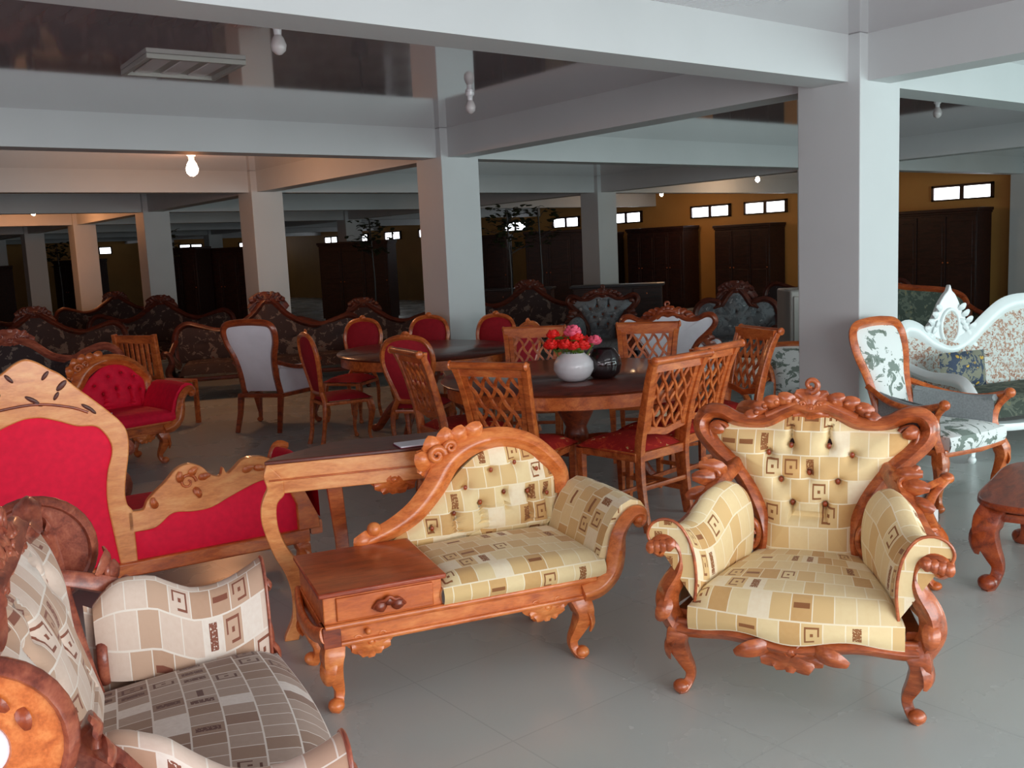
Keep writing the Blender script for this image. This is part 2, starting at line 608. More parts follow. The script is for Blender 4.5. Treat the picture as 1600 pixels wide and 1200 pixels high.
    def build(s, name, mat, parent=None, bevel=0.0, sub=0, flat=False, auto=True):
        me = bpy.data.meshes.new(name)
        me.from_pydata([tuple(v) for v in s.v], [], s.f)
        if any(u is not None for u in s.u):
            ul = me.uv_layers.new(name='UVMap')
            li = 0
            for f, u in zip(s.f, s.u):
                for k in range(len(f)):
                    ul.data[li].uv = u[k] if u else (0, 0)
                    li += 1
        me.validate()
        bm_fix(me)
        o = bpy.data.objects.new(name, me)
        COL.objects.link(o)
        me.materials.append(mat)
        if not flat:
            for p in me.polygons:
                p.use_smooth = True
            me.set_sharp_from_angle(angle=radians(50))
        if parent is not None:
            o.parent = parent
        if bevel:
            b = o.modifiers.new('bevel', 'BEVEL')
            b.width = bevel
            b.segments = 2
            b.limit_method = 'ANGLE'
            b.angle_limit = radians(40)
        if sub:
            d = o.modifiers.new('sub', 'SUBSURF')
            d.levels = d.render_levels = sub
        return o


import bmesh


def bm_fix(me):
    bm = bmesh.new()
    bm.from_mesh(me)
    bmesh.ops.recalc_face_normals(bm, faces=bm.faces)
    bm.to_mesh(me)
    bm.free()


def tag(o, label=None, cat=None, group=None, kind=None):
    if label:
        o['label'] = label
    if cat:
        o['category'] = cat
    if group:
        o['group'] = group
    if kind:
        o['kind'] = kind
    return o


def thing(name, label, cat, loc=(0, 0, 0), ang=0.0, scale=1.0, group=None):
    o = bpy.data.objects.new(name, None)
    o.empty_display_size = 0.1
    COL.objects.link(o)
    o.location = loc
    o.rotation_euler = (0, 0, radians(ang))
    o.scale = scale if isinstance(scale, tuple) else (scale,) * 3
    return tag(o, label, cat, group)


def dup(root, label, loc, ang, scale=1.0, swap=None):
    """a copy of a thing with its parts and sub-parts; swap changes materials by name"""
    def cp(o, parent):
        c = o.copy()
        COL.objects.link(c)
        c.parent = parent
        if swap and o.type == 'MESH':
            mname = o.data.materials[0].name
            if mname in swap:
                key = (o.data.name, swap[mname].name)
                if key not in CACHE:
                    d = o.data.copy()
                    d.materials[0] = swap[mname]
                    CACHE[key] = d
                c.data = CACHE[key]
        for ch in list(o.children):
            cp(ch, c)
        return c
    r = cp(root, None)
    r['label'] = label
    r.location = loc
    r.rotation_euler = (0, 0, radians(ang))
    r.scale = scale if isinstance(scale, tuple) else (scale,) * 3
    return r


CACHE = {}


def struct(name, mb, mat, bevel=0.0, flat=True):
    o = mb.build(name, mat, None, bevel, flat=flat)
    o['kind'] = 'structure'
    return o


def cabriole(mb, x, y, h, dx, dy, s=1.0, y0=0.0):
    """S-curved leg: knee pushed out along (dx, dy), slim ankle, scrolled toe"""
    d = V(dx, dy, 0)
    p = V(x, y, 0)
    pts = [p + d * a * s + V(0, 0, z * h) for a, z in ((0.0, 1.0), (0.022, 0.86), (0.028, 0.72), (0.006, 0.5), (-0.018, 0.3), (-0.012, 0.16), (0.012, 0.07), (0.03, 0.055))]
    r = [q * s for q in (0.040, 0.044, 0.038, 0.028, 0.020, 0.018, 0.024, 0.02)]
    mb.sweep(smooth(pts, 4), [(a, a * 0.95) for a in r], BEAD)
    mb.ball(p + d * (0.018 * s) + V(0, 0, 0.024 * s), 0.029 * s, 0.029 * s, 0.024 * s)
    mb.leaf(p + d * (0.035 * s) + V(0, 0, 0.88 * h), (0, 0, -1), (dx, dy, 0), 0.12 * s, 0.022 * s, 0.1)
    return mb


# ================================================================ the room
UX, UY, SA, SB, CW = 5.571, 3.518, 6.484, 4.640, 0.458
BO, BW, HU, HS = 0.085, 0.25, 2.55, 2.836
XL, XR, YF, YB = UX - 2 * SA, UX + 2 * SA, -2.9, UY + 8 * SB
T = 0.2
struct('floor', MB().box(XL - T, XR + T, YF - T, YB + T, -0.1, 0.0), M['floor'])
struct('ceiling', MB().box(XL - T, XR + T, YF - T, YB + T, HS, HS + 0.1), M['ceil'])
struct('wall_right', MB().box(XR, XR + T, YF, YB, 0, HS), M['ochre'])
struct('wall_back', MB().box(XL, XR, YB, YB + T, 0, HS), M['ochre'])
# left wall with an opening beside the photographer
wl = MB()
wl.box(XL - T, XL, YF, -1.9, 0, HS).box(XL - T, XL, 3.7, YB, 0, HS).box(XL - T, XL, -1.9, 3.7, 0, 0.3).box(XL - T, XL, -1.9, 3.7, 2.6, HS)
struct('wall_left', wl, M['paint'])
wf = MB()
xs = [XL, -7.0 + 0.1, -1.3, -0.45, 5.15, 6.0, 11.6, 12.5, 18.1, XR]
wf.box(XL, XR, YF - T, YF, 2.6, HS).box(XL, XR, YF - T, YF, 0, 0.3)
for a, b in ((XL, -6.9), (-1.3, -0.45), (5.15, 6.0), (11.6, 12.5), (18.1, XR)):
    wf.box(a, b, YF - T, YF, 0.3, 2.6)
struct('wall_front', wf, M['paint'])
wi = 0
for a, b in ((-6.9, -1.3), (-0.45, 5.15), (6.0, 11.6), (12.5, 18.1)):
    wi += 1
    f = MB()
    for k in range(5):
        x = a + (b - a) * k / 4
        f.box(max(a, x - 0.03), min(b, x + 0.03), YF - 0.12, YF - 0.06, 0.3, 2.6)
    f.box(a, b, YF - 0.12, YF - 0.06, 0.3, 0.36).box(a, b, YF - 0.12, YF - 0.06, 2.54, 2.6)
    w = struct('window_%d' % wi, f, M['metal'])
    MB().box(a, b, YF - 0.095, YF - 0.085, 0.36, 2.54).build('window_pane', M['clear'], w, flat=True)
# columns and beams
ci = 0
for i in range(-1, 2):
    for j in range(-1, 8):
        ci += 1
        x, y = UX + i * SA, UY + j * SB
        struct('trim_%d' % ci, MB().box(x, x + CW, y, y + CW, 0, HS), M['paint'], 0.006)
for j in range(-1, 8):
    ci += 1
    y = UY + j * SB + BO
    struct('trim_%d' % ci, MB().box(XL, XR, y, y + BW, HU, HS), M['paint'])
for i in range(-1, 2):
    ci += 1
    x = UX + i * SA + BO
    struct('trim_%d' % ci, MB().box(x, x + BW, YF, YB, HU, HS), M['paint'])
ci += 1
struct('trim_%d' % ci, MB().box(XR - 0.32, XR, UY + SB - 0.5, UY + SB + 0.3, 0, HS), M['paint'])


def high_window(n, a, b, z0, z1, wall='x'):
    f, p1, p2 = MB(), MB(), MB()
    m_ = (a + b) / 2

    def bx(mb, u0, u1, d0, d1, z0_, z1_):
        if wall == 'x':
            mb.box(XR - d1, XR - d0, u0, u1, z0_, z1_)
        else:
            mb.box(u0, u1, YB - d1, YB - d0, z0_, z1_)
    t = 0.045
    bx(f, a, b, 0, 0.07, z0, z0 + t * .6)
    bx(f, a, b, 0, 0.07, z1 - t, z1)
    bx(f, a, a + t, 0, 0.07, z0, z1)
    bx(f, b - t, b, 0, 0.07, z0, z1)
    bx(f, m_ - 0.04, m_ + 0.04, 0, 0.06, z0, z1)
    w = struct('window_%d' % n, f, M['woodD'])
    bx(p1, a + t, m_ - 0.04, 0.01, 0.03, z0 + t * .6, z1 - t)
    p1.build('window_pane', M['pane'], w, flat=True)
    bx(p2, m_ + 0.04, b - t, 0.01, 0.03, z0 + t * .6, z1 - t)
    p2.build('window_pane', M['pane'], w, flat=True)


n = 5
for a, b in ((8.9, 10.1), (13.5, 14.68), (15.1, 16.32), (18.0, 19.15), (20.42, 21.55), (22.75, 23.85), (25.2, 26.3), (27.6, 28.7), (29.9, 31.0), (32.2, 33.3), (34.6, 35.7)):
    high_window(n, a, b, 2.17, 2.47)
    n += 1
for a, b in ((10.6, 11.6), (14.3, 15.3), (16.9, 17.8)):
    high_window(n, a, b, 2.17, 2.47, 'y')
    n += 1


# ================================================================ ceiling fittings
def bulb(loc, lit, label, big=False, group='ceiling bulbs'):
    s = 1.6 if big else 1.0
    t = thing('ceiling_bulb', label, 'light bulb', loc, 0, s, group)
    MB().lathe([(0.035, 0), (0.035, -0.02), (0.022, -0.03), (0.02, -0.06)], (0, 0, 0), 16).build('socket', M['china'], t)
    MB().lathe([(0.016, -0.055), (0.03, -0.075), (0.042, -0.11), (0.036, -0.14), (0.016, -0.158), (0.002, -0.162)], (0, 0, 0), 16).build('glass', M['bulbL' if big else 'bulb'] if lit else M['bulboff'], t)
    if lit:
        l = bpy.data.lights.new('bulb_glow', 'POINT')
        l.energy = lit
        l.color = (1.0, 0.36, 0.11) if loc[0] < 10 else (1.0, 0.55, 0.25)
        l.shadow_soft_size = 0.05
        o = bpy.data.objects.new('bulb_glow', l)
        COL.objects.link(o)
        o.parent = t
        o.location = (0, 0, -0.24)


bulb((4.05, 10.85, HS), 32, 'bright lit ceiling bulb left of the middle pillar', True)
bulb((4.5, 20.6, HS), 44, 'lit bulb over the far left columns')
bulb((16.8, 15.7, HS), 15, 'lit bulb by the ochre wall, nearer the column')
bulb((15.4, 11.9, HS), 18, 'lit bulb by the ochre wall, just left of the big white pillar')
bulb((2.35, 4.9, HS), 0, 'unlit bulb hanging by the front beam left of the ceiling')
bulb((4.62, 6.32, HS), 0, 'unlit bulb near the middle pillar under dark glossy ceiling')
bulb((9.2, 4.98, HS), 0, 'unlit bulb right of the big white pillar')
lf = thing('ceiling_light', 'grey metal fluorescent ceiling fixture with louvres, unlit', 'ceiling light', (2.3, 6.17, HS), -3)
fr = MB()
fr.box(-.3, .3, -.3, -.27, -.03, 0).box(-.3, .3, .27, .3, -.03, 0).box(-.3, -.27, -.27, .27, -.03, 0).box(.27, .3, -.27, .27, -.03, 0)
fr.build('frame', M['metal'], lf, 0.004)
for k in range(3):
    MB().box(-.23 + k * .17, -.12 + k * .17, -.27, .27, -.012, -.002).build('tube_cover', M['bulboff'], lf, 0.004)
MB().box(-.27, .27, -.27, .27, -.004, -.001).build('reflector', M['metal'], lf)


# ================================================================ carved armchair / settee
PADCS = smooth([V(-.082, 0, -.235), V(-.090, 0, -.16), V(-.084, 0, -.08), V(-.062, 0, -.01), V(-.022, 0, .040), V(.028, 0, .054), V(.070, 0, .036), V(.088, 0, .0), V(.078, 0, -.032), V(.055, 0, -.04)], 3)
def carved_armchair(name, label, cat, loc, ang, e=0.0, fab='gold', fab_seat=None, wd_='wood', scale=1.0, group=None, detail=True, backfab=None):
    """e widens the piece (0 = single chair); front faces local -y"""
    t = thing(name, label, cat, loc, ang, scale, group)
    W, F = M[wd_], M[fab]
    FS = M[fab_seat] if fab_seat else F
    X = lambda x: x + (e if x > 0.02 else -e if x < -0.02 else 0)
    K = 1 + e * 0.9
    lean = lambda z: 0.50 + 0.25 * (z - 0.45)
    sgs = (-1, 1)
    # legs
    for sg in sgs:
        cabriole(MB(), X(sg * .375), 0.0, .27, sg * .8, -.6, 1.05).build('leg', W, t)
    for sg in sgs:
        cabriole(MB(), X(sg * .22), .50, .30, sg * .3, .7, 0.95).build('leg', W, t)
    # serpentine front rail
    hw = .39 + e
    pts = []
    for i in range(25):
        u = -1 + 2 * i / 24
        pts.append(V(u * hw, -.03 - .05 * cos(u * pi / 2), .262 - .012 * cos(u * pi * 2) - .012 * (1 - u * u)))
    rail = MB().sweep(pts, (.022, .024), BEAD, ref=(0, 0, 1))
    pts2 = [p + V(0, -.004, .03) for p in pts]
    rail.sweep(pts2, (.012, .012), CIRC, ref=(0, 0, 1))
    for sg in sgs:
        rail.sweep([(X(sg * .38), 0, .28), (X(sg * .33), .25, .29), (X(sg * .21), .5, .30)], (.026, .03), RECT, ref=(0, 0, 1))
    rail.sweep([(X(-.21), .5, .30), (X(.21), .5, .30)], (.026, .03), RECT, ref=(0, 0, 1))
    rl = rail.build('seat_rail', W, t)
    cv = MB().carving((0, -.095, .235), .13, .085, 4, -1, 9, d0=pi, d1=2 * pi)
    for sg in sgs:
        cv.leaf((sg * .07, -.085, .245), (sg, 0, .05), (0, -1, 0), .14, .022, .3 * sg)
    cv.build('rail_carving', W, rl)
    # seat cushion
    hf, hb = .352 + e, .185 + e

    def seat(u, v):
        s_ = -1 + 2 * u
        y = -.055 - .05 * cos(s_ * pi / 2) * (1 - v) + v * .60
        w = hf + (hb - hf) * (v ** 1.3)
        ex = min(1, (1 - abs(s_)) * 7)
        ev = min(1, v * 6) if v < .5 else min(1, (1 - v) * 8)
        z = .345 + .055 * (1 - (1 - ex) ** 2) * 1 * (1 - (1 - ev) ** 2) + .03 * (1 - s_ * s_) * sin(min(1, v * 1.2) * pi * .8)
        return (s_ * w, y, z)
    st = MB()
    st.grid(seat, 28, 20, lambda u, v: (u * hf * 2, v * .62), flip=False)
    st.grid(lambda u, v: (seat(u, 0)[0], seat(u, 0)[1] - .012 * sin(v * pi), .272 - .012 * cos((2 * u - 1) * pi * 2) * (1 - v) + (seat(u, 0)[2] - .272) * v), 28, 5, lambda u, v: (u * hf * 2, -.09 + v * .09))
    for sg in (0, 1):
        st.grid(lambda u, v: (seat(sg, u)[0], seat(sg, u)[1], .28 + (seat(sg, u)[2] - .28) * v), 12, 2, lambda u, v: (u * .6, v * .1))
    st.build('seat_cushion', FS, t)
    # back frame
    half = [(.185, .36), (.165, .45), (.19, .55), (.262, .68), (.352, .765), (.413, .83), (.425, .878), (.398, .915), (.345, .917), (.272, .885), (.172, .885), (.095, .922), (.045, .94), (0, .93)]
    full = [(X(x), z) for x, z in half] + [(-X(x), z) for x, z in reversed(half[:-1])]
    path = smooth([V(x, lean(z), z) for x, z in full], 5)
    fb = MB().sweep(path, [(.026, .03), (.034, .036), (.030, .034), (.026, .032), (.03, .034), (.026, .032), (.030, .034), (.034, .036), (.026, .03)], BEAD, ref=(0, 1, 0))
    frm = fb.build('back_frame', W, t)
    for sg in sgs:
        inner = MB()
        inner.sweep(smooth([V(X(sg * x), lean(z) - .012, z) for x, z in ((.30, .70), (.355, .775), (.385, .84), (.372, .875), (.335, .872), (.32, .858))], 5), (.010, .014), CIRC, ref=(0, 1, 0))
        inner.leaf((X(sg * .385), lean(.87) - .02, .872), (-sg * .8, 0, -.6), (0, -1, 0), .07, .018, .2 * sg)
        inner.build('inner_moulding', W, frm)
    # board coloured dark for the shade behind the shoulder piercings
    bk = [(x, z) for x, z in half[1:]]
    poly = [(X(x) * .985, z - .01) for x, z in bk] + [(-X(x) * .985, z - .01) for x, z in reversed(bk[:-1])]
    outl = smooth([V(x, 0, z) for x, z in poly], 3)
    MB().dome([(p.x, p.z) for p in outl], (0, .68), lambda a, b, h: V(a, lean(b) + .012 - h, b), 0.004, 3, thick=0.0).build('back_board', M['gap'], frm)
    MB().dome([(p.x, p.z) for p in outl], (0, .68), lambda a, b, h: V(a, lean(b) + .022 + h, b), 0.02, 8, uvs=1.0).build('rear_upholstery', M[backfab] if backfab else F, t)
    # tufted back
    fo = [(.178, .345), (.172, .45), (.165, .54), (.20, .62), (.26, .70), (.31, .765), (.362, .815), (.362, .852), (.33, .872), (.27, .868), (.17, .868), (.12, .895), (.07, .918), (.03, .918), (0, .91)]
    fl = [(X(x), z) for x, z in fo] + [(-X(x), z) for x, z in reversed(fo[:-1])]
    outl = smooth([V(x, 0, z) for x, z in fl], 5)
    pits = [(0, .70)] + [(sg * x + sg * e * .5, z) for sg in sgs for x, z in ((.07, .80), (.155, .77), (.105, .67), (.06, .585))]
    if e > .1:
        pits += [(sg * e * 1.25, z) for sg in sgs for z in (.78, .66)]
    pleats = [(sg * (.06 + e * .5), .38, .585) for sg in sgs] + [(sg * (.07 + e * .5), .80, .88) for sg in sgs]
    bu = MB().dome([(p.x, p.z) for p in outl], (0, .64), lambda a, b, h: V(a, lean(b) - .002 - h, b), 0.064, 26 if detail else 12, pits, pleats, uvo=(.031, .02)).build('back_upholstery', F, t)
    if detail:
        for a, b in pits:
            MB().ball((a, lean(b) - .022, b), .009, .006, .012, 5, 8).build('tuft_button', M['woodR'], bu)
    # crest
    cr = MB()
    cz, cyy = .945, lean(.945)
    cr.carving((0, cyy - .02, cz), .13, .075, 7, -1, 9, d0=-.1, d1=pi + .1)
    cr.carving((0, cyy - .035, cz - .01), .07, .075, 9, -1, 6, d0=pi, d1=2 * pi)
    cr.scroll((0, cyy - .01, cz + .085), .03, -pi / 2, 1.1, (1, 0, 0), (0, 0, 1), (0, 1, 0), .013)
    for sg in sgs:
        for q, (x, z) in enumerate(((.075, .965), (.12, .96), (.165, .945), (.195, .92))):
            cr.leaf((sg * x, lean(z), z - .02), (sg * (.4 + .2 * q), 0, 1 - .25 * q), (0, -1, 0), .075, .024, .5 * sg)
            cr.ball((sg * (x + .012), lean(z) - .02, z), .013, .012, .012, 5, 8)
    cr.sweep(smooth([V(-.17, lean(.90) - .005, .905), V(-.08, lean(.95) - .01, .945), V(0, lean(.97), .97), V(.08, lean(.95) - .01, .945), V(.17, lean(.90) - .005, .905)], 5), (.016, .02), CIRC, ref=(0, 1, 0))
    cr.build('crest_carving', W, frm)
    # pierced medallions where back, seat and arm meet
    for sg in sgs:
        md = MB()
        c = V(X(sg * .215), lean(.47) - .055, .47)
        ring = [c + V(.034 * cos(a), 0, .058 * sin(a)) for a in [2 * pi * i / 20 for i in range(20)]]
        md.sweep(ring, (.011, .016), CIRC, ref=(0, 1, 0), closed=True)
        for q in range(3):
            md.ball(c + V(.012 * (-1) ** q, -.004, .03 - .03 * q), .013, .012, .014, 5, 8)
        md.scroll(c + V(0, -.008, .0), .022, 0, 1.2, (1, 0, 0), (0, 0, 1), (0, 1, 0), .006)
        md.ball(c + V(0, -.002, .075), .012, .012, .012, 5, 8)
        d = md.build('medallion', W, t)
        MB().lathe([(.001, -.006), (.033, -.006), (.033, .004), (.001, .004)], (0, 0, 0), 16).build('medallion_ground', M['gap'], d)  # dark disc stands in for the shade behind the pierced ring
        g = d.children[0]
        g.matrix_local = Matrix.Translation(c + V(0, .006, 0)) @ Matrix.Rotation(pi / 2, 4, 'X') @ Matrix.Diagonal((1, 1.7, 1, 1))
    if e > .1:
        # round carved wing ends at the shoulders, with a small padded centre
        for sg in sgs:
            x0 = sg * (.425 + e)
            c = V(x0, .61, .77)
            ring = [c + V(0, .105 * cos(q), .105 * sin(q)) for q in [2 * pi * i / 32 for i in range(32)]]
            w_ = MB().sweep(ring, (.052, .022), RECT, ref=(1, 0, 0), closed=True)
            wo = w_.build('wing_end', M['woodC'] if sg < 0 else W, t)
            rim = [c + V(0, .152 * cos(q), .152 * sin(q)) for q in [2 * pi * i / 32 for i in range(32)]]
            MB().sweep(rim, (.016, .034), BEAD, ref=(1, 0, 0), closed=True).build('rim', W, wo)
            MB().dome([(.06 * cos(2 * pi * i / 24), .06 * sin(2 * pi * i / 24)) for i in range(24)], (0, 0), lambda a, b, h: c + V(sg * (.012 + h), a, b), .02, 6).build('padded_centre', M['white'], wo)
            for i in range(7):
                q = -.9 + i * .55
                lf = MB().leaf(c + V(sg * .02, .10 * cos(q), .10 * sin(q)), (0, -sin(q), cos(q)), (sg, 0, 0), .05, .009, .4, .15)
                lf.build('carved_leaf', M['woodR'], wo)
    # arms
    for sg in sgs:
        sup = MB()
        p = [(.40, .0, .24), (.432, -.01, .31), (.428, -.015, .38), (.388, -.005, .455), (.378, 0, .51), (.395, -.004, .555), (.43, -.01, .578), (.465, -.014, .565), (.472, -.014, .535), (.452, -.014, .518), (.438, -.014, .533)]
        path = smooth([V(X(sg * a), b, c_) for a, b, c_ in p], 5)
        sup.sweep(path, [(.036, .04), (.038, .042), (.034, .038), (.026, .034), (.026, .034), (.024, .034), (.022, .034), (.018, .034), (.014, .03)], BEAD, ref=(0, 1, 0))
        sup.leaf((X(sg * .425), -.045, .36), (sg * .2, 0, -1), (0, -1, 0), .10, .02, .2)
        so = sup.build('arm_support', W, t)
        sc = MB()
        for q in range(4):
            sc.leaf((X(sg * (.40 + .022 * q)), -.045, .575 - .004 * q), (sg * .6, 0, -.6), (0, -1, 0), .05, .014, .4 * sg)
        sc.build('scroll_carving', W, so)
        tr = MB()
        pp = smooth([V(X(sg * .452), .03, .565), V(X(sg * .448), .16, .53), V(X(sg * .40), .30, .56), V(X(sg * .335), .42, .66), V(X(sg * .27), lean(.72) + .01, .735)], 6)
        tr.sweep(pp, [(.024, .03), (.022, .03), (.026, .03), (.03, .032), (.02, .028)], BEAD, ref=(sg, 0, .4))
        tr.leaf((X(sg * .33), .44, .665), (sg * .75, -.2, .7), (0, -1, .2), .12, .024, .5 * sg)
        tr.leaf((X(sg * .31), .45, .70), (sg * .5, -.1, .9), (0, -1, .2), .11, .022, .7 * sg)
        tr.leaf((X(sg * .32), .45, .69), (sg * .85, -.1, .5), (0, -1, .2), .12, .018, -.3 * sg)
        tr.leaf((X(sg * .36), .40, .63), (sg * .9, -.2, .35), (0, -1, .2), .10, .020, .5 * sg)
        tr.scroll((X(sg * .345), .42, .70), .03, 0, 1.3, (sg, 0, 0), (0, 0, 1), (0, 1, 0), .011)
        tr.build('arm_rail', W, t)
        sidep = MB()
        sidep.grid(lambda u, v: (X(sg * ((.425 - .03 * v) * (1 - u ** 1.4) + (.245) * u ** 1.4)), .02 + .47 * u, .30 + v * (.24 + .05 * sin(u * pi) * -1 + .10 * u * u)), 12, 6, lambda u, v: (u * .5, v * .3))
        sidep.build('outer_panel', F, t)

        def pad(u, v, sg=sg):
            # v from inner bottom, over the top, to the outside; u front to back
            q_ = PADCS[min(len(PADCS) - 1, int(round(v * (len(PADCS) - 1))))]
            a, b = q_.x, q_.z
            sh = 1 - .35 * u if a > 0 else 1
            if u > .8:
                q = (u - .8) / .2
                a *= 1 - .55 * q * q
                b -= .07 * q * q * max(0, (b + .1) / .14)
            cx = .405 - .165 * u ** 1.5
            cz = .592 - .055 * sin(min(1, u * 1.5) * pi) * (1 if u < .667 else 0) + .065 * max(0, u - .45) ** 1.0 / .55
            lx = cx + a * sh * (1 if a > 0 else .9)
            return V(X(sg * lx), -.035 + .50 * u, cz + b)
        pm = MB()
        pm.grid(pad, 20, 27, lambda u, v: (u * .62 + .013, v * .54 + .02), flip=(sg > 0))
        fr0 = [pad(0, v / 27) for v in range(28)]
        b0 = len(pm.v)
        pm.v += fr0
        pm.face([b0 + i for i in range(28)], [(p.x, p.z) for p in fr0])
        fr1 = [pad(1, v / 27) for v in range(28)]
        b0 = len(pm.v)
        pm.v += fr1
        pm.face([b0 + i for i in range(28)], [(p.x, p.z) for p in fr1])
        pm.build('arm_pad', F, t)
        # gimp trim along the pad front
        MB().sweep([p + V(0, -.002, 0) for p in fr0], (.0055, .0055), CIRC, ref=(0, 1, 0)).build('front_trim', W, t)
    return t


AC = carved_armchair('carved_armchair', 'large cream patchwork armchair with carved orange wood frame in the right foreground', 'armchair',
                     (2.663, 1.925, 0), -60.6, fab='gold', wd_='woodA')
a_ = radians(73.5)
AL = carved_armchair('carved_settee', 'rosy patchwork carved settee cut off by the lower left corner', 'sofa',
                     (1.05 - .22 * cos(a_), 2.53 - .22 * sin(a_), 0), 73.5, e=.22, fab='mauve', fab_seat='taupe', wd_='woodP')


# ================================================================ telephone bench
def scroll_end(t, W, F, x0=0.0, depth=.5, fabuv=0.0):
    """rolled wooden scroll arms front and back with the padded roll between them"""
    pth = [(1.00, .27), (1.075, .285), (1.135, .34), (1.155, .42), (1.165, .48), (1.195, .53), (1.235, .56), (1.265, .555), (1.272, .53), (1.258, .515), (1.245, .525)]
    for y, nm in ((0.0, 'front_scroll'), (depth, 'rear_scroll')):
        sw = MB()
        path = smooth([V(x0 + a, y - .005, b) for a, b in pth], 5)
        sw.sweep(path, [(.034, .028), (.038, .03), (.036, .03), (.028, .03), (.026, .03), (.024, .028), (.02, .028), (.014, .026)], BEAD, ref=(0, 1, 0))
        sw.ball((x0 + 1.25, y - .012, .535), .018, .026, .018)
        sw.build(nm, W, t)

    def pad(u, v):
        cs = [(1.075, .375), (1.095, .43), (1.115, .49), (1.145, .545), (1.185, .592), (1.23, .61), (1.275, .598), (1.298, .565), (1.292, .53)]
        k = v * (len(cs) - 1)
        i = min(int(k), len(cs) - 2)
        f = k - i
        return V(x0 + cs[i][0] + (cs[i + 1][0] - cs[i][0]) * f, .01 + (depth - .02) * u, cs[i][1] + (cs[i + 1][1] - cs[i][1]) * f + .006 * sin(u * pi))
    pm = MB()
    pm.grid(pad, 14, 24, lambda u, v: (v * .42 + .01, u * depth + .03))
    for uu in (0, 1):
        e_ = [pad(uu, v / 24) for v in range(25)] + [V(x0 + 1.25, .01 + (depth - .02) * uu, .53), V(x0 + 1.17, .01 + (depth - .02) * uu, .46), V(x0 + 1.12, .01 + (depth - .02) * uu, .37)]
        b0 = len(pm.v)
        pm.v += e_
        pm.face([b0 + i for i in range(len(e_))], [(p.x, p.z) for p in e_])
    pm.build('rolled_end', F, t)


def arched_back(t, W, F, y=.5, carved=True, uvo=(0, 0), pits=None):
    cl = [(.275, .455), (.40, .495), (.50, .55), (.585, .635), (.655, .73), (.735, .785), (.83, .81), (.93, .808), (1.03, .772), (1.11, .705), (1.165, .63), (1.17, .54)]
    lean = lambda z: y + .1 * (z - .4)
    path = smooth([V(a, lean(b), b) for a, b in cl], 6)
    fm = MB().sweep(path, [(.032, .028), (.042, .03), (.048, .034), (.048, .036), (.04, .036), (.036, .034), (.036, .034), (.03, .03)], BEAD, ref=(0, 1, 0))
    fm.ball((.315, lean(.5) - .015, .505), .03, .03, .03)
    fm.leaf((.31, lean(.48), .47), (-1, 0, -.3), (0, -1, 0), .10, .03, .2)
    f_ = fm.build('back_frame', W, t)
    if carved:
        cv = MB()
        cv.carving((.615, lean(.77) - .01, .745), .10, .085, 3, -1, 9, d0=.35 * pi, d1=1.35 * pi)
        for q, (a, b, an) in enumerate(((.60, .80, 2.2), (.65, .825, 1.9), (.70, .83, 1.6), (.76, .845, 1.3), (.575, .755, 2.8))):
            cv.leaf((a, lean(b), b - .02), (cos(an), 0, sin(an)), (0, -1, 0), .085, .03, .5)
        cv.scroll((.60, lean(.78) - .035, .775), .035, 0, 1.4, (1, 0, 0), (0, 0, 1), (0, 1, 0), .016)
        cv.scroll((.665, lean(.80) - .03, .80), .026, 0, 1.4, (-1, 0, 0), (0, 0, 1), (0, 1, 0), .013)
        cv.ball((.79, lean(.86), .858), .022, .02, .018)
        cv.build('crest_carving', W, f_)
    fo = [(.36, .40), (.39, .44), (.50, .50), (.615, .60), (.72, .70), (.82, .76), (.93, .772), (1.035, .735), (1.115, .66), (1.15, .59), (1.14, .48), (1.12, .39), (.8, .385), (.5, .385)]
    out = smooth([V(a, 0, b) for a, b in fo], 5, True)
    pits = pits or [(a, b) for a, b in ((.72, .62), (.84, .68), (.95, .70), (1.05, .66), (.66, .52), (.78, .55), (.89, .58), (1.0, .57), (1.09, .55), (.56, .47))]
    pl = [(a, .38, b) for a, b in pits[4:9]]
    b_ = MB().dome([(p.x, p.z) for p in out], (.88, .55), lambda a, b, h: V(a, lean(b) + .005 - h, b), .05, 24, pits, pl, uvo=uvo).build('back_upholstery', F, t)
    for a, b in pits:
        MB().ball((a, lean(b) - .012, b), .009, .006, .011, 5, 8).build('tuft_button', M['woodR'] if F != M['red'] else M['crimson'], b_)
    MB().dome([(p.x, p.z) for p in out], (.88, .55), lambda a, b, h: V(a, lean(b) + .02 + h, b), .015, 4).build('rear_upholstery', F, t)


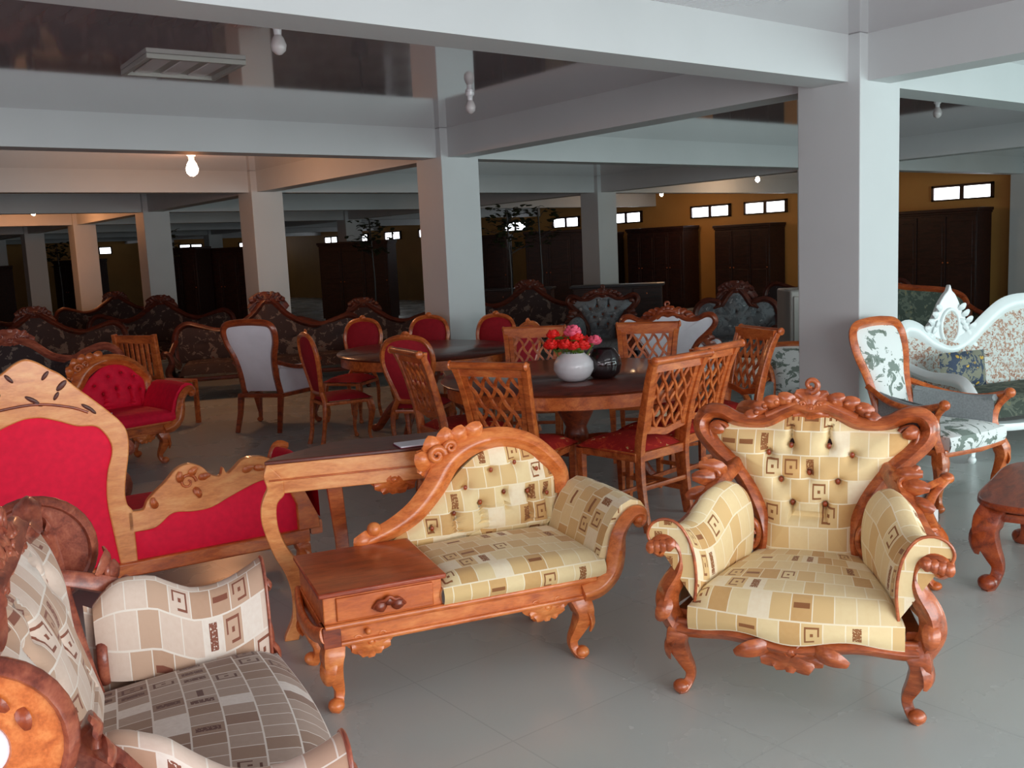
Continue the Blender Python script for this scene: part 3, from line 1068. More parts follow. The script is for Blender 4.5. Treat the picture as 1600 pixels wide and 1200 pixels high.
def bench(name, label, cat, loc, ang, fab, wood_, cabinet=True, scale=1.0):
    t = thing(name, label, cat, loc, ang, scale)
    W, F = M[wood_], M[fab]
    for x, y, dx, dy in ((.035, .03, -.5, -.7), (.035, .46, -.6, .6), (.985, .03, .8, -.5), (.985, .46, .8, .5)):
        cabriole(MB(), x, y, .25, dx, dy, 1.05).build('leg', W, t)
    rail = MB()
    rail.box(0.0, 1.05, -.005, .02, .25, .325).box(0, 1.05, .46, .49, .25, .325).box(-.005, .03, 0, .49, .22, .325).box(1.0, 1.04, 0, .49, .25, .33)
    rail.sweep([(0, -.008, .322), (1.06, -.008, .322)], (.009, .012), CIRC, ref=(0, 0, 1)).sweep([(0, -.008, .256), (1.05, -.008, .256)], (.007, .010), CIRC, ref=(0, 0, 1))
    rail.sweep(smooth([V(-.006, -.01, .30), V(-.028, .1, .28), V(-.03, .3, .28), V(-.006, .49, .30)], 4), (.016, .03), CIRC, ref=(0, 0, 1))
    rl = rail.build('base_rail', W, t, .004)
    for cx, w, sd in ((.16, .095, 3), (.85, .10, 5)):
        MB().carving((cx, -.008, .245), w, .06, sd, -1, 9, d0=pi, d1=2 * pi).build('apron_carving', W, rl)
    if cabinet:
        MB().box(-.01, .055, -.016, .06, .25, .325).build('corner_block', M['woodR'], rl, .003)
        c = MB().box(0, .435, 0, .47, .325, .432).build('cabinet', W, t, .004)
        MB().box(-.018, .45, -.02, .485, .432, .452).build('cabinet_top', M['woodT2'], c, .006)
        d = MB().box(.045, .40, -.010, .01, .338, .424).build('drawer', M['woodL2'], c, .004)
        h = MB()
        h.sweep(smooth([V(.175, -.012, .366), V(.195, -.02, .39), V(.215, -.026, .392), V(.232, -.028, .405), V(.25, -.026, .392), V(.27, -.02, .39), V(.29, -.012, .366)], 4), (.007, .009), CIRC)
        h.leaf((.232, -.014, .372), (0, 0, 1), (0, -1, 0), .035, .016, 0)
        for sg in (-1, 1):
            h.leaf((.232 + sg * .01, -.014, .37), (sg, 0, .2), (0, -1, 0), .05, .014, .3 * sg)
        h.build('drawer_pull', M['woodR'], d)
        MB().ball((.15, -.02, .29), .012).build('rail_rosette', W, rl)
        x0 = .437
    else:
        x0 = .02
    x1 = 1.098

    def seat(u, v):
        ex = min(1, u * 12, (1 - u) * 12)
        ey = min(1, v * 9, (1 - v) * 9)
        k = (1 - (1 - ex) ** 2) * (1 - (1 - ey) ** 2)
        return (x0 + (x1 - x0) * u, -.012 + .5 * v, .395 + .03 * k + .02 * sin(u * pi) * sin(v * pi))
    s = MB()
    s.grid(seat, 30, 18, lambda u, v: (u * (x1 - x0), v * .5))
    s.grid(lambda u, v: (seat(u, 0)[0], -.012 - .014 * sin(v * pi), .33 + .065 * v), 30, 5, lambda u, v: (u * (x1 - x0), -.075 + v * .075))
    for q in (0, 1):
        s.grid(lambda u, v: (seat(q, u)[0] + (.01 * sin(v * pi) * (1 if q else -1)), seat(q, u)[1], .33 + .065 * v), 10, 4, lambda u, v: (u * .5, v * .075))
    s.build('seat_cushion', F, t)
    scroll_end(t, W, F)
    arched_back(t, W, F, .5, True)
    return t


M['woodT2'] = wood('red_varnished_wood', srgb(128, 46, 20), srgb(164, 66, 30), srgb(186, 84, 40), 0.3, 0.4)
M['woodL2'] = wood('orange_drawer_wood', srgb(178, 82, 32), srgb(204, 102, 44), srgb(226, 124, 60), 0.35, 0.3)
bench('telephone_bench', 'cream patchwork telephone bench with drawer cabinet at its left and rolled right end', 'bench', (1.438, 2.983, 0), -15.93, 'gold', 'woodC')
bench('chaise_longue', 'small scarlet tufted chaise with rolled right end behind the big red sofa', 'chaise', (1.498, 7.733, 0), 9.4, 'red', 'wood', cabinet=False, scale=1.04)


# ================================================================ red sofa seen from behind
def red_sofa():
    t = thing('carved_sofa', 'large scarlet sofa with pale carved frame seen from behind on the left', 'sofa', (1.035, 4.507, 0), -7.25)
    W, F = M['woodL'], M['red']
    cx = -.145
    th = .045
    hump = [(-.17 + .0, 1.228), (-.101, 1.216), (-.053, 1.181), (-.012, 1.154), (.034, 1.101), (.103, 1.033), (.172, .962), (.221, .90), (.237, .839), (.23, .757), (.213, .674), (.20, .591), (.205, .531), (.225, .50)]
    wing = [(.269, .497), (.289, .533), (.325, .569), (.378, .611), (.432, .663), (.491, .679), (.548, .655), (.58, .616), (.615, .60), (.632, .602), (.645, .642), (.66, .605), (.693, .623), (.741, .662), (.812, .668), (.875, .645), (.93, .60), (.97, .55)]
    wing_in = [(.95, .50), (.90, .545), (.839, .545), (.785, .535), (.683, .498), (.576, .455), (.49, .45), (.397, .458), (.318, .405), (.23, .40)]
    mirror = lambda q: [(2 * cx - a, b) for a, b in q]

    def sm(q, closed=False):
        return [(p.x, p.z) for p in smooth([V(a, 0, b) for a, b in q], 4, closed)]
    # main frame: outer hump minus panel, drawn as a strip between the two curves
    panel = [(-.145, .975), (-.104, .971), (-.04, .949), (.031, .918), (.099, .909), (.133, .88), (.159, .827), (.16, .774), (.133, .687), (.121, .562), (.134, .414), (.15, .262)]
    outer = hump + [(.225, .42), (.225, .262)]

    def strip(mb, A, B, n=60, y0=0.0, y1=th):
        a, b = sm(A), sm(B)

        def res(q):
            L = [0]
            for i in range(1, len(q)):
                L.append(L[-1] + math.hypot(q[i][0] - q[i - 1][0], q[i][1] - q[i - 1][1]))
            out = []
            for k in range(n + 1):
                s_ = L[-1] * k / n
                i = 1
                while i < len(L) - 1 and L[i] < s_:
                    i += 1
                f = (s_ - L[i - 1]) / max(1e-9, L[i] - L[i - 1])
                out.append((q[i - 1][0] + (q[i][0] - q[i - 1][0]) * f, q[i - 1][1] + (q[i][1] - q[i - 1][1]) * f))
            return out
        a, b = res(a), res(b)
        v0 = len(mb.v)
        for k in range(n + 1):
            for q in (a[k], b[k]):
                mb.v.append(V(q[0], y0, q[1]))
                mb.v.append(V(q[0], y1, q[1]))
        for k in range(n):
            o = v0 + 4 * k
            mb.face([o, o + 4, o + 6, o + 2])
            mb.face([o + 1, o + 3, o + 7, o + 5])
            mb.face([o, o + 1, o + 5, o + 4])
            mb.face([o + 2, o + 6, o + 7, o + 3])
        mb.face([v0, v0 + 2, v0 + 3, v0 + 1])
        o = v0 + 4 * n
        mb.face([o, o + 1, o + 3, o + 2])
        return a, b
    fm = MB()
    A = list(reversed(mirror(outer[1:]))) + [(cx, 1.232)] + outer[1:]
    B = list(reversed(mirror(panel[1:]))) + panel
    strip(fm, A, B, 150)
    f = fm.build('back_frame', W, t, .006)
    # grooved line on the crest and dark blobs for the shade in piercings
    gr = MB()
    gr.sweep(smooth([V(2 * cx - .08, -.003, 1.01), V(cx, -.003, 1.035), V(.0, -.003, 1.01), V(.08, -.003, .975)], 6), (.006, .003), CIRC, ref=(0, 1, 0))
    gr.build('crest_groove', M['woodR'], f)
    for (a, b, l, w, an) in ((-.075, 1.155, .04, .014, .9), (-.015, 1.105, .05, .02, .8), (-.04, 1.062, .035, .013, 1.0), (-.135, 1.055, .055, .016, -.6), (-.115, 1.035, .035, .012, -.5), (.082, .995, .055, .014, -.65), (.10, .978, .03, .012, -.8),
                            (-.215, 1.155, .04, .014, -.9), (-.275, 1.105, .05, .02, -.8), (-.372, .995, .055, .014, .65)):
        p = MB()
        p.ball((0, 0, 0), l / 2 * 1.2, .004, w / 1.6, 6, 12)
        o = p.build('piercing_shade', M['woodS'], f)
        o.matrix_local = Matrix.Translation((a, -.002, b)) @ Matrix.Rotation(-an, 4, 'Y')
    # front and rear upholstery of the main panel
    pp = panel + [(cx, .26)]
    full = sm(panel) + list(reversed(sm(mirror(panel))))
    MB().dome(full, (cx, .62), lambda a, b, h: V(a, .012 - h, b), .018, 12).build('rear_panel', F, t)
    MB().dome(full, (cx, .62), lambda a, b, h: V(a, .035 + h, b), .05, 10).build('front_panel', F, t)
    for mir in (False, True):
        A = [(.20, .56)] + wing
        B = [(.20, .40)] + list(reversed(wing_in))
        A[0] = (.20, .50)
        if mir:
            A, B = mirror(A), mirror(B)
        w = MB()
        strip(w, A, B, 70)
        nm = w.build('wing_frame', W, t, .005)
        cv = MB()
        k = -1 if mir else 1
        off = 2 * cx if mir else 0
        for (a, b, an) in ((.45, .60, 2.2), (.49, .62, 1.4), (.53, .60, .8), (.50, .56, -.6), (.74, .60, 1.0), (.79, .61, .4), (.33, .50, 2.4)):
            cl_ = MB() if a > .6 or a < .4 else cv
            cl_.leaf((off + k * a, -.002, b), (k * cos(an), 0, sin(an)), (0, -1, 0), .06, .012, .5)
            if cl_ is not cv:
                cl_.build('carved_leaf', M['wood'], nm)
        cv.scroll((off + k * .475, -.004, .595), .04, 0, 1.2, (k, 0, 0), (0, 0, 1), (0, 1, 0), .008)
        cv.build('wing_carving', M['wood'], nm)
        q = sm([(.225, .40)] + list(reversed(wing_in))[1:] + [(.985, .45)]) + [(.985, .262), (.225, .262)]
        if mir:
            q = [(2 * cx - a, b) for a, b in q]
        MB().dome(q, ((off + k * .6), .35), lambda a, b, h: V(a, .012 - h, b), .014, 8).build('rear_panel', F, t)
        MB().dome(q, ((off + k * .6), .35), lambda a, b, h: V(a, .035 + h, b), .04, 8).build('front_panel', F, t)
        # end post and arm
        px = [(.985, .262), (.985, .40), (.955, .47), (.95, .52), (.985, .60), (1.04, .61), (1.045, .55), (1.015, .50), (1.05, .42), (1.09, .33), (1.10, .262)]
        px = [(off + k * a, b) for a, b in px]
        MB().prism(px, -.01, .05).build('end_post', M['wood'], t, .006)
        a0, a1 = off + k * 1.03, off + k * 1.12
        am = MB()
        am.grid(lambda u, v: (a0 + (a1 - a0) * (.5 - .5 * cos(v * pi)) + k * .05 * u, .05 + .68 * u, .30 + (.26 + .03 * sin(u * pi)) * sin(v * pi) ** .5), 14, 12)
        am.build('arm', F, t)
        fp = MB().sweep(smooth([V(a0 + k * .07, .74, .0), V(a0 + k * .08, .75, .15), V(a0 + k * .11, .76, .30), V(a0 + k * .07, .75, .45), V(a0 + k * .10, .74, .56), V(a0 + k * .16, .74, .55)], 5), [.03, .03, .035, .03, .026, .02], BEAD, ref=(0, 1, 0))
        fp.build('arm_post', M['wood'], t)
        MB().sweep([(a0 + k * .05, 0, .265), (a0 + k * .10, .75, .265)], (.03, .035), RECT, ref=(0, 0, 1)).build('side_rail', M['wood'], t)
        cabriole(MB(), off + k * .99, .02, .215, k * .6, -.5, .95).build('leg', M['wood'], t)
    MB().box(2 * cx - 1.04, 1.04, -.02, .05, .20, .268).build('bottom_rail', M['wood'], t, .008)
    MB().sweep([(2 * cx - 1.04, .75, .24), (1.04, .75, .24)], (.03, .04), RECT, ref=(0, 0, 1)).build('front_rail', M['wood'], t)
    MB().grid(lambda u, v: (2 * cx - 1.0 + (2.0 - 2 * cx) * u, .03 + .73 * v, .28 + .15 * min(1, v * 12, (1 - v) * 12, u * 30, (1 - u) * 30)), 30, 14).build('seat_cushion', F, t)
    return t


red_sofa()


# ================================================================ console table behind the bench
def console():
    t = thing('console_table', 'narrow console table with pale S-shaped leg directly behind the telephone bench', 'table', (1.598, 3.726, 0), -22.44)
    top = [(-.015, -.015), (1.05, -.015), (1.05, .30), (.30, .30), (.02, .06)]
    MB().prism(top, .768, .785, 'xy').build('table_top', M['woodT'], t, .005)
    ap = MB().box(0, 1.04, 0, .022, .64, .768).box(1.02, 1.04, 0, .28, .64, .768).box(.28, 1.04, .262, .284, .64, .768)
    ap.prism([(0.0, .022), (.02, .022), (.31, .262), (.29, .284)], .64, .768, 'xy')
    a = ap.build('apron', M['woodL'], t, .004)
    MB().sweep([(0, -.004, .70), (1.04, -.004, .70)], (.004, .004), CIRC, ref=(0, 0, 1)).build('apron_groove', M['wood'], a)
    MB().carving((.52, .0, .65), .12, .07, 11, -1, 9, d0=pi, d1=2 * pi).build('apron_carving', M['wood'], a)
    o = [(-.004, .775), (-.014, .745), (-.022, .715), (-.011, .667), (-.027, .631), (-.043, .584), (-.043, .518), (-.022, .433), (0, .369), (.036, .292), (.055, .20), (.05, .10), (.02, .03), (.01, 0)]
    i_ = [(.07, 0), (.085, .05), (.11, .13), (.115, .22), (.10, .32), (.064, .383), (.045, .419), (.024, .483), (.019, .555), (.028, .603), (.056, .633), (.059, .665), (.06, .70)]
    pl = [(p.x, p.z) for p in smooth([V(a_, 0, b) for a_, b in o], 3)] + [(p.x, p.z) for p in smooth([V(a_, 0, b) for a_, b in i_], 3)]
    MB().prism(pl, -.004, .045).build('leg', M['woodL'], t, .005)
    pr = [(1.04 - a_, b) for a_, b in pl]
    MB().prism(pr, -.002, .04).build('leg', M['woodL'], t, .005)
    for x in (.30, 1.0):
        MB().sweep([(x - .02, .26, .64), (x, .26, .35), (x + .01, .26, 0)], [(.036, .022), (.03, .02), (.026, .02)], RECT, ref=(0, 1, 0)).build('leg', M['wood'], t)
    bk = thing('magazine', 'white magazine lying on the console table beside the carved bench crest', 'magazine', (2.19, 3.52, .786), -14)
    MB().box(-.085, .085, -.05, .06, 0, .004).build('cover', M['plum'], bk)
    MB().box(-.083, .09, -.058, .05, .004, .010).build('pages', M['paper'], bk, .001)


console()


# ================================================================ dining furniture
def lattice_chair(label, loc, ang):
    t = thing('lattice_chair', label, 'chair', loc, ang, 1.04, 'lattice back dining chairs')
    W = M['wood']
    yb = lambda z: .21 + (.0 if z < .45 else .13 * ((z - .45) / .5) ** 1.3)
    for sg in (-1, 1):
        p = [V(sg * .185, .25, 0), V(sg * .19, .215, .25), V(sg * .19, .21, .45), V(sg * .192, yb(.65), .65), V(sg * .205, yb(.83), .83), V(sg * .218, yb(.93) + .01, .93)]
        MB().sweep(smooth(p, 4), [(.014, .018), (.018, .022), (.019, .024), (.018, .02), (.02, .018)], RECT, ref=(0, 1, 0)).build('back_post', W, t)
        MB().sweep([(sg * .205, -.21, .42), (sg * .2, -.21, .2), (sg * .195, -.212, 0)], [(.022, .022), (.018, .018), (.013, .013)], RECT, ref=(0, 1, 0)).build('leg', W, t)
    cr = MB()
    cr.sweep([(-.235, yb(.95) + .025, .94), (.235, yb(.95) + .025, .94)], (.021, .021), CIRC)
    for sg in (-1, 1):
        cr.ball((sg * .235, yb(.95) + .025, .94), .012, .026, .026)
    cr.prism([(-.215, .875), (.215, .875), (.228, .95), (-.228, .95)], yb(.9) - .012, yb(.9) + .012)
    cr.build('crest_rail', W, t)
    # lattice
    la = MB()
    z0, z1 = .56, .885
    hw = lambda z: .145 + .03 * (z - z0) / (z1 - z0)
    for d in (-1, 1):
        for k in range(-5, 7):
            xs = k * .0785
            pts = []
            for q in range(25):
                z = z0 + (z1 - z0) * q / 24
                x = xs + d * (z - z0) * .62 + .008 * sin((z - z0) * 2 * pi / .127)
                if abs(x) <= hw(z):
                    pts.append(V(x, yb(z) + d * .002, z))
            if len(pts) > 2:
                la.sweep(pts, (.0085, .007), RECT, ref=(0, 1, 0))
    la.build('lattice_panel', W, t)
    fr = MB()
    for sg in (-1, 1):
        fr.sweep([V(sg * hw(z), yb(z), z) for z in (z0 - .02, .65, .75, z1)], (.016, .011), RECT, ref=(0, 1, 0))
    fr.sweep(smooth([V(-.19, yb(.55), .56), V(-.08, yb(.55), .545), V(0, yb(.55), .53), V(.08, yb(.55), .545), V(.19, yb(.55), .56)], 4), (.02, .011), RECT, ref=(0, 1, 0))
    fr.build('lattice_frame', W, t)
    sr = MB()
    sr.box(-.215, .215, -.225, -.2, .385, .435).box(-.2, .2, .195, .22, .385, .435).box(-.215, -.19, -.2, .2, .385, .435).box(.19, .215, -.2, .2, .385, .435)
    sr.build('seat_rail', W, t, .004)
    st = MB()
    st.grid(lambda u, v: ((-.225 + .45 * u) * (1 - .08 * v), -.24 + .44 * v, .43 + .045 * (1 - (2 * u - 1) ** 6) * (1 - (2 * v - 1) ** 6) + .012 * sin(u * pi) * sin(v * pi)), 14, 14)
    st.grid(lambda u, v: (-.225 + .45 * u, -.24 + .44 * v, .425), 2, 2)
    st.build('seat_cushion', M['redfl'], t)
    sx = MB()
    for sg in (-1, 1):
        sx.sweep([(sg * .196, -.205, .17), (sg * .19, .22, .17)], (.009, .012), RECT, ref=(0, 0, 1))
    sx.sweep([(-.19, .0, .17), (.19, 0, .17)], (.009, .012), RECT, ref=(0, 0, 1)).sweep([(-.186, .222, .24), (.186, .222, .24)], (.009, .012), RECT, ref=(0, 0, 1))
    sx.build('stretcher', W, t)
    return t


LC = [('lattice chair in front of the table, its back to us left of the vase', 3.49, 4.40, 112),
      ('nearest lattice chair at the right of the table, seat turned left', 3.96, 3.97, 184),
      ('second lattice chair at the right, just behind the nearest one', 4.42, 4.12, 188),
      ('lattice chair at the right end with a scrolled top by the big white pillar', 5.14, 4.36, 251),
      ('lattice chair across the table under the white-backed chair', 5.2, 5.08, -52),
      ('lattice chair across the table directly behind the red flowers', 4.58, 5.66, -45),
      ('lattice chair at the left end seen from its side, in front of a red chair', 3.66, 5.28, 80)]
l0 = None
for lab, x, y, a in LC:
    if l0 is None:
        l0 = lattice_chair(lab, (x, y, 0), a)
    else:
        dup(l0, lab, (x, y, 0), a, 1.04)


def dining_table(label, loc, ang, rx, ry, top='woodT'):
    t = thing('dining_table', label, 'dining table', loc, ang)
    MB().lathe([(.02, .72), (.93, .722), (.985, .735), (1.0, .748), (.985, .762), (.02, .764)], (0, 0, 0), 48, rx, ry).build('table_top', M[top], t)
    MB().lathe([(.90, .65), (.955, .65), (.955, .735), (.90, .735)], (0, 0, 0), 48, rx, ry).build('apron', M['wood'], t)
    MB().lathe([(.05, .20), (.15, .22), (.16, .27), (.09, .32), (.07, .40), (.12, .50), (.13, .56), (.08, .62), (.30, .66), (.30, .722), (.02, .722)], (0, 0, 0), 20).build('pedestal', M['woodR'], t)
    for k in range(4):
        a = pi / 4 + k * pi / 2
        d = V(cos(a), sin(a), 0)
        p = [d * .08 + V(0, 0, .30), d * .25 + V(0, 0, .30), d * .40 + V(0, 0, .18), d * .50 + V(0, 0, .05), d * .57 + V(0, 0, .03)]
        MB().sweep(smooth(p, 4), [(.035, .04), (.032, .04), (.028, .032), (.026, .028)], BEAD, ref=(0, 0, 1)).build('leg', M['woodR'], t)
    return t


dining_table('round wooden dining table with the white flower vase on it', (4.3, 4.85, 0), 0, .90, .90)
dining_table('long oval dining table among the red oval-backed chairs', (4.7, 7.3, 0), -12, .78, .86)

# vase with flowers
vs = thing('flower_vase', 'round white china vase on the dining table beside dark glass', 'vase', (4.04, 4.56, .764), 0)
MB().lathe([(.05, 0), (.07, .004), (.105, .03), (.128, .075), (.125, .12), (.10, .155), (.075, .172), (.07, .178), (.055, .172), (.05, .15)], (0, 0, 0), 32).build('bowl', M['china'], vs)
rnd = random.Random(5)
FL = [(-.10, .02, .285, 'R', .032), (-.115, -.03, .225, 'R', .036), (-.07, .03, .235, 'R', .034), (-.045, -.05, .225, 'R', .034), (-.02, .03, .27, 'R', .03), (.0, .0, .30, 'P', .042), (.02, -.02, .265, 'R', .034),
      (.0, -.06, .215, 'R', .032), (.05, -.05, .215, 'R', .036), (.11, -.03, .24, 'P', .034), (.06, .05, .24, 'R', .03)]
cr_, sr_ = cos(YAW - pi / 2), sin(YAW - pi / 2)
for i, (a, b, z, c, s) in enumerate(FL):
    a, z = a * 1.22, z + .012
    x, y = a * cr_ - b * sr_, a * sr_ + b * cr_
    f = thing('artificial_rose', ['red', 'pink'][c == 'P'] + ' artificial flower in the round white vase', 'flower', (vs.location.x + x, vs.location.y + y, .764 + z), 0, 1, 'flowers in the white vase')
    if a > .12:
        f['label'] = 'pink artificial flower set apart at the right of the white vase'
    elif c == 'P':
        f['label'] = 'tall pink artificial flower at the top of the white vase bunch'
    pm = MB()
    s *= 1.12
    for ring, (rr, n_, zz) in enumerate(((.30, 3, .35), (.62, 5, .12), (.98, 6, -.15))):
        for k in range(n_):
            an = 2 * pi * k / n_ + ring * .5 + i
            pm.leaf((cos(an) * rr * s * .35, sin(an) * rr * s * .35, zz * s - s * .4), (cos(an) * (.3 + .3 * ring), sin(an) * (.3 + .3 * ring), 1), (cos(an), sin(an), 0), s * 1.15, s * .46, .1, .3)
    pm.build('petals', M['petal' + c], f)
    MB().sweep([(0, 0, -.01), (-x * .5, -y * .5, -z * .45), (-x * .75, -y * .75, -z * .8)], (.003, .003)).build('stem', M['leaf'], f)
    lf_ = MB()
    for k in range(3):
        an = k * 2.1 + i
        lf_.leaf((-x * .3, -y * .3, -s * 1.2), (cos(an), sin(an), .3), (0, 0, 1), .075, .02, .3, .12)
    lf_.build('leaves', M['leaf'], f)
gv = thing('glass_vase', 'round dark smoked glass vase just right of the white vase', 'vase', (4.24, 4.50, .764), 0)
MB().lathe([(.05, 0), (.07, .004), (.105, .035), (.118, .09), (.105, .145), (.075, .185), (.07, .19), (.064, .185), (.095, .142), (.108, .09), (.095, .04), (.05, .012)], (0, 0, 0), 32).build('bowl', M['glass'], gv)
MB().ball((0, 0, .07), .07, .07, .05).build('filling', M['gap'], gv)


def oval_chair(label, loc, ang):
    t = thing('oval_back_chair', label, 'chair', loc, ang, .95, 'red oval back dining chairs')
    W, F = M['wood'], M['crimson']
    yb = lambda z: .20 + .16 * max(0, z - .42)
    ov = [(.115, .50), (.145, .58), (.19, .70), (.218, .82), (.20, .93), (.135, 1.0), (0, 1.025)]
    full = ov + [(-a, b) for a, b in reversed(ov[:-1])] + [(-.06, .485), (.06, .485)]
    pts = smooth([V(a, yb(b), b) for a, b in full], 4, True)
    fr = MB().sweep(pts, (.021, .02), BEAD, ref=(0, 1, 0), closed=True)
    f = fr.build('back_frame', W, t)
    cv = MB()
    for k in range(-5, 6):
        a = k * .034
        z = 1.035 - .018 * (k / 3) ** 2
        cv.ball((a, yb(z), z), .016, .016, .014, 5, 8)
    cv.leaf((0, yb(1.03), 1.02), (0, 0, 1), (0, -1, 0), .06, .03, 0)
    cv.build('crest_carving', W, f)
    out = [(p.x * .93, .76 + (p.z - .76) * .95) for p in pts]
    MB().dome(out, (0, .76), lambda a, b, h: V(a, yb(b) - h, b), .03, 8).build('back_upholstery', F, t)
    MB().dome(out, (0, .76), lambda a, b, h: V(a, yb(b) + .004 + h, b), .016, 6).build('rear_upholstery', F, t)
    for sg in (-1, 1):
        p = [V(sg * .175, .26, 0), V(sg * .165, .235, .12), V(sg * .18, .215, .30), V(sg * .165, .205, .42), V(sg * .125, yb(.5), .50), V(sg * .14, yb(.57), .57)]
        MB().sweep(smooth(p, 4), [(.02, .022), (.017, .018), (.022, .024), (.02, .022), (.018, .018)], BEAD, ref=(0, 1, 0)).build('leg', W, t)
        cabriole(MB(), sg * .195, -.20, .41, sg * .5, -.7, .8).build('leg', W, t)
    MB().sweep([(x, y, .40) for x, y in ((-.2, -.21), (.2, -.21), (.17, .2), (-.17, .2))], (.026, .014), RECT, ref=(0, 0, 1), closed=True).build('seat_rail', W, t)
    MB().grid(lambda u, v: ((-.22 + .44 * u) * (1 - .16 * v), -.235 + .44 * v, .425 + .055 * (1 - (2 * u - 1) ** 4) * (1 - (2 * v - 1) ** 4)), 12, 12).build('seat_cushion', F, t)
    return t


OC = [('red oval-backed chair seen from the side at the left end of the oval table', 3.93, 7.5, 82),
      ('red oval-backed chair with its carved back to us, partly behind a lattice chair', 4.15, 6.55, 128),
      ('red oval-backed chair across the table, left of the middle pillar', 4.6, 8.5, -60),
      ('red oval-backed chair directly in front of the middle pillar foot', 5.13, 8.08, -58),
      ('red oval-backed chair just right of the middle pillar', 5.5, 7.5, -66),
      ('red oval-backed chair at the near right of the oval table behind the lattice chair', 5.13, 6.72, 200)]
o0 = None
for lab, x, y, a in OC:
    if o0 is None:
        o0 = oval_chair(lab, (x, y, 0), a)
    else:
        dup(o0, lab, (x, y, 0), a, .95)


# ================================================================ show-wood armchairs with waisted backs
def waisted_chair(name, label, loc, ang, fab, seatfab, wood_='wood', rear=None, scale=1.0, group=None):
    t = thing(name, label, 'armchair', loc, ang, scale, group)
    W, F, S = M[wood_], M[fab], M[seatfab]
    yb = lambda z: .48 + .28 * (z - .4)
    half = [(.17, .36), (.165, .55), (.185, .72), (.228, .86), (.235, .97), (.195, 1.03), (.09, 1.048), (0, 1.052)]
    full = half + [(-a, b) for a, b in reversed(half[:-1])]
    pts = smooth([V(a, yb(b), b) for a, b in full], 5)
    MB().sweep(pts, (.028, .026), BEAD, ref=(0, 1, 0)).build('back_frame', W, t)
    out = [(p.x * .90, .70 + (p.z - .70) * .93) for p in pts]
    MB().dome(out, (0, .70), lambda a, b, h: V(a, yb(b) - h, b), .045, 10).build('back_upholstery', F, t)
    MB().dome(out, (0, .70), lambda a, b, h: V(a, yb(b) + .006 + h, b), .015, 6).build('rear_upholstery', M[rear] if rear else F, t)
    for sg in (-1, 1):
        cabriole(MB(), sg * .285, 0, .34, sg * .6, -.7, 1.0).build('leg', W, t)
        MB().sweep([(sg * .19, .50, .36), (sg * .19, .54, .18), (sg * .2, .60, 0)], [(.024, .024), (.02, .02), (.016, .018)], RECT, ref=(0, 1, 0)).build('leg', W, t)
        a = MB()
        a.sweep(smooth([V(sg * .29, -.01, .34), V(sg * .285, .03, .45), V(sg * .30, .02, .54), V(sg * .315, -.02, .60), V(sg * .318, -.04, .625)], 4), [(.028, .03), (.022, .026), (.02, .024), (.026, .026)], BEAD, ref=(sg, 0, 0))
        a.ball((sg * .318, -.045, .63), .032, .034, .032)
        a.sweep(smooth([V(sg * .315, -.02, .622), V(sg * .31, .15, .585), V(sg * .27, .35, .60), V(sg * .20, yb(.66), .665)], 4), (.02, .018), BEAD, ref=(0, 0, 1))
        a.build('arm', W, t)
        p = MB()
        p.grid(lambda u, v: (sg * ((.285 - .02 * v) * (1 - u) + .185 * u), .02 + .47 * u, .36 + .225 * v + .03 * u * v), 8, 5)
        p.grid(lambda u, v: (sg * ((.245 + .02 * v) * (1 - u) + .155 * u), .02 + .47 * u, .36 + .235 * v + .03 * u * v), 8, 5)
        p.sweep(smooth([V(sg * .275, .02, .60), V(sg * .265, .2, .585), V(sg * .18, .49, .62)], 4), (.03, .02), CIRC, ref=(0, 0, 1))
        p.build('arm_pad', S, t)
    r = MB()
    r.sweep([(-.29, -.01, .345), (0, -.045, .345), (.29, -.01, .345)], (.03, .02), RECT, ref=(0, 0, 1))
    for sg in (-1, 1):
        r.sweep([(sg * .29, -.01, .345), (sg * .19, .5, .345)], (.03, .018), RECT, ref=(0, 0, 1))
    r.sweep([(-.19, .5, .345), (.19, .5, .345)], (.03, .018), RECT, ref=(0, 0, 1))
    r.build('seat_rail', W, t)
    s = MB()
    s.grid(lambda u, v: ((-1 + 2 * u) * (.27 - .10 * v), -.05 - .03 * sin(u * pi) * (1 - v) + .52 * v, .44 + .035 * (1 - (2 * u - 1) ** 6) * (1 - (2 * v - 1) ** 6)), 14, 14)
    s.grid(lambda u, v: ((-1 + 2 * u) * .27, -.05 - .03 * sin(u * pi) - .012 * sin(v * pi), .355 + .085 * v), 14, 3)
    for sg in (-1, 1):
        s.grid(lambda u, v: (sg * (.27 - .10 * u), -.05 + .52 * u, .355 + .085 * v), 6, 2)
    s.build('seat_cushion', F if fab != 'white' else S, t)
    return t


R1 = waisted_chair('waisted_armchair', 'leafy white armchair with grey arms in front of the white carved sofa', (5.5, 2.75, 0), -6, 'leafy', 'seatg', group='waisted show-wood armchairs')
dup(R1, 'low leafy white armchair mostly hidden behind the cream armchair', (4.1, 2.45, 0), 75, (1, 1, .82))
dup(R1, 'leafy white armchair peeping out at the left of the big white pillar', (6.12, 4.48, 0), -60, (1, 1, .70))
WB = dup(R1, 'armchair with plain white back turned to us on the left', (4.1, 8.95, 0), 127, (1.1, 1.0, 1.0), {'white_leafy_fabric': M['white'], 'grey_ribbed_fabric': M['white'], 'varnished_orange_wood': M['woodR']})


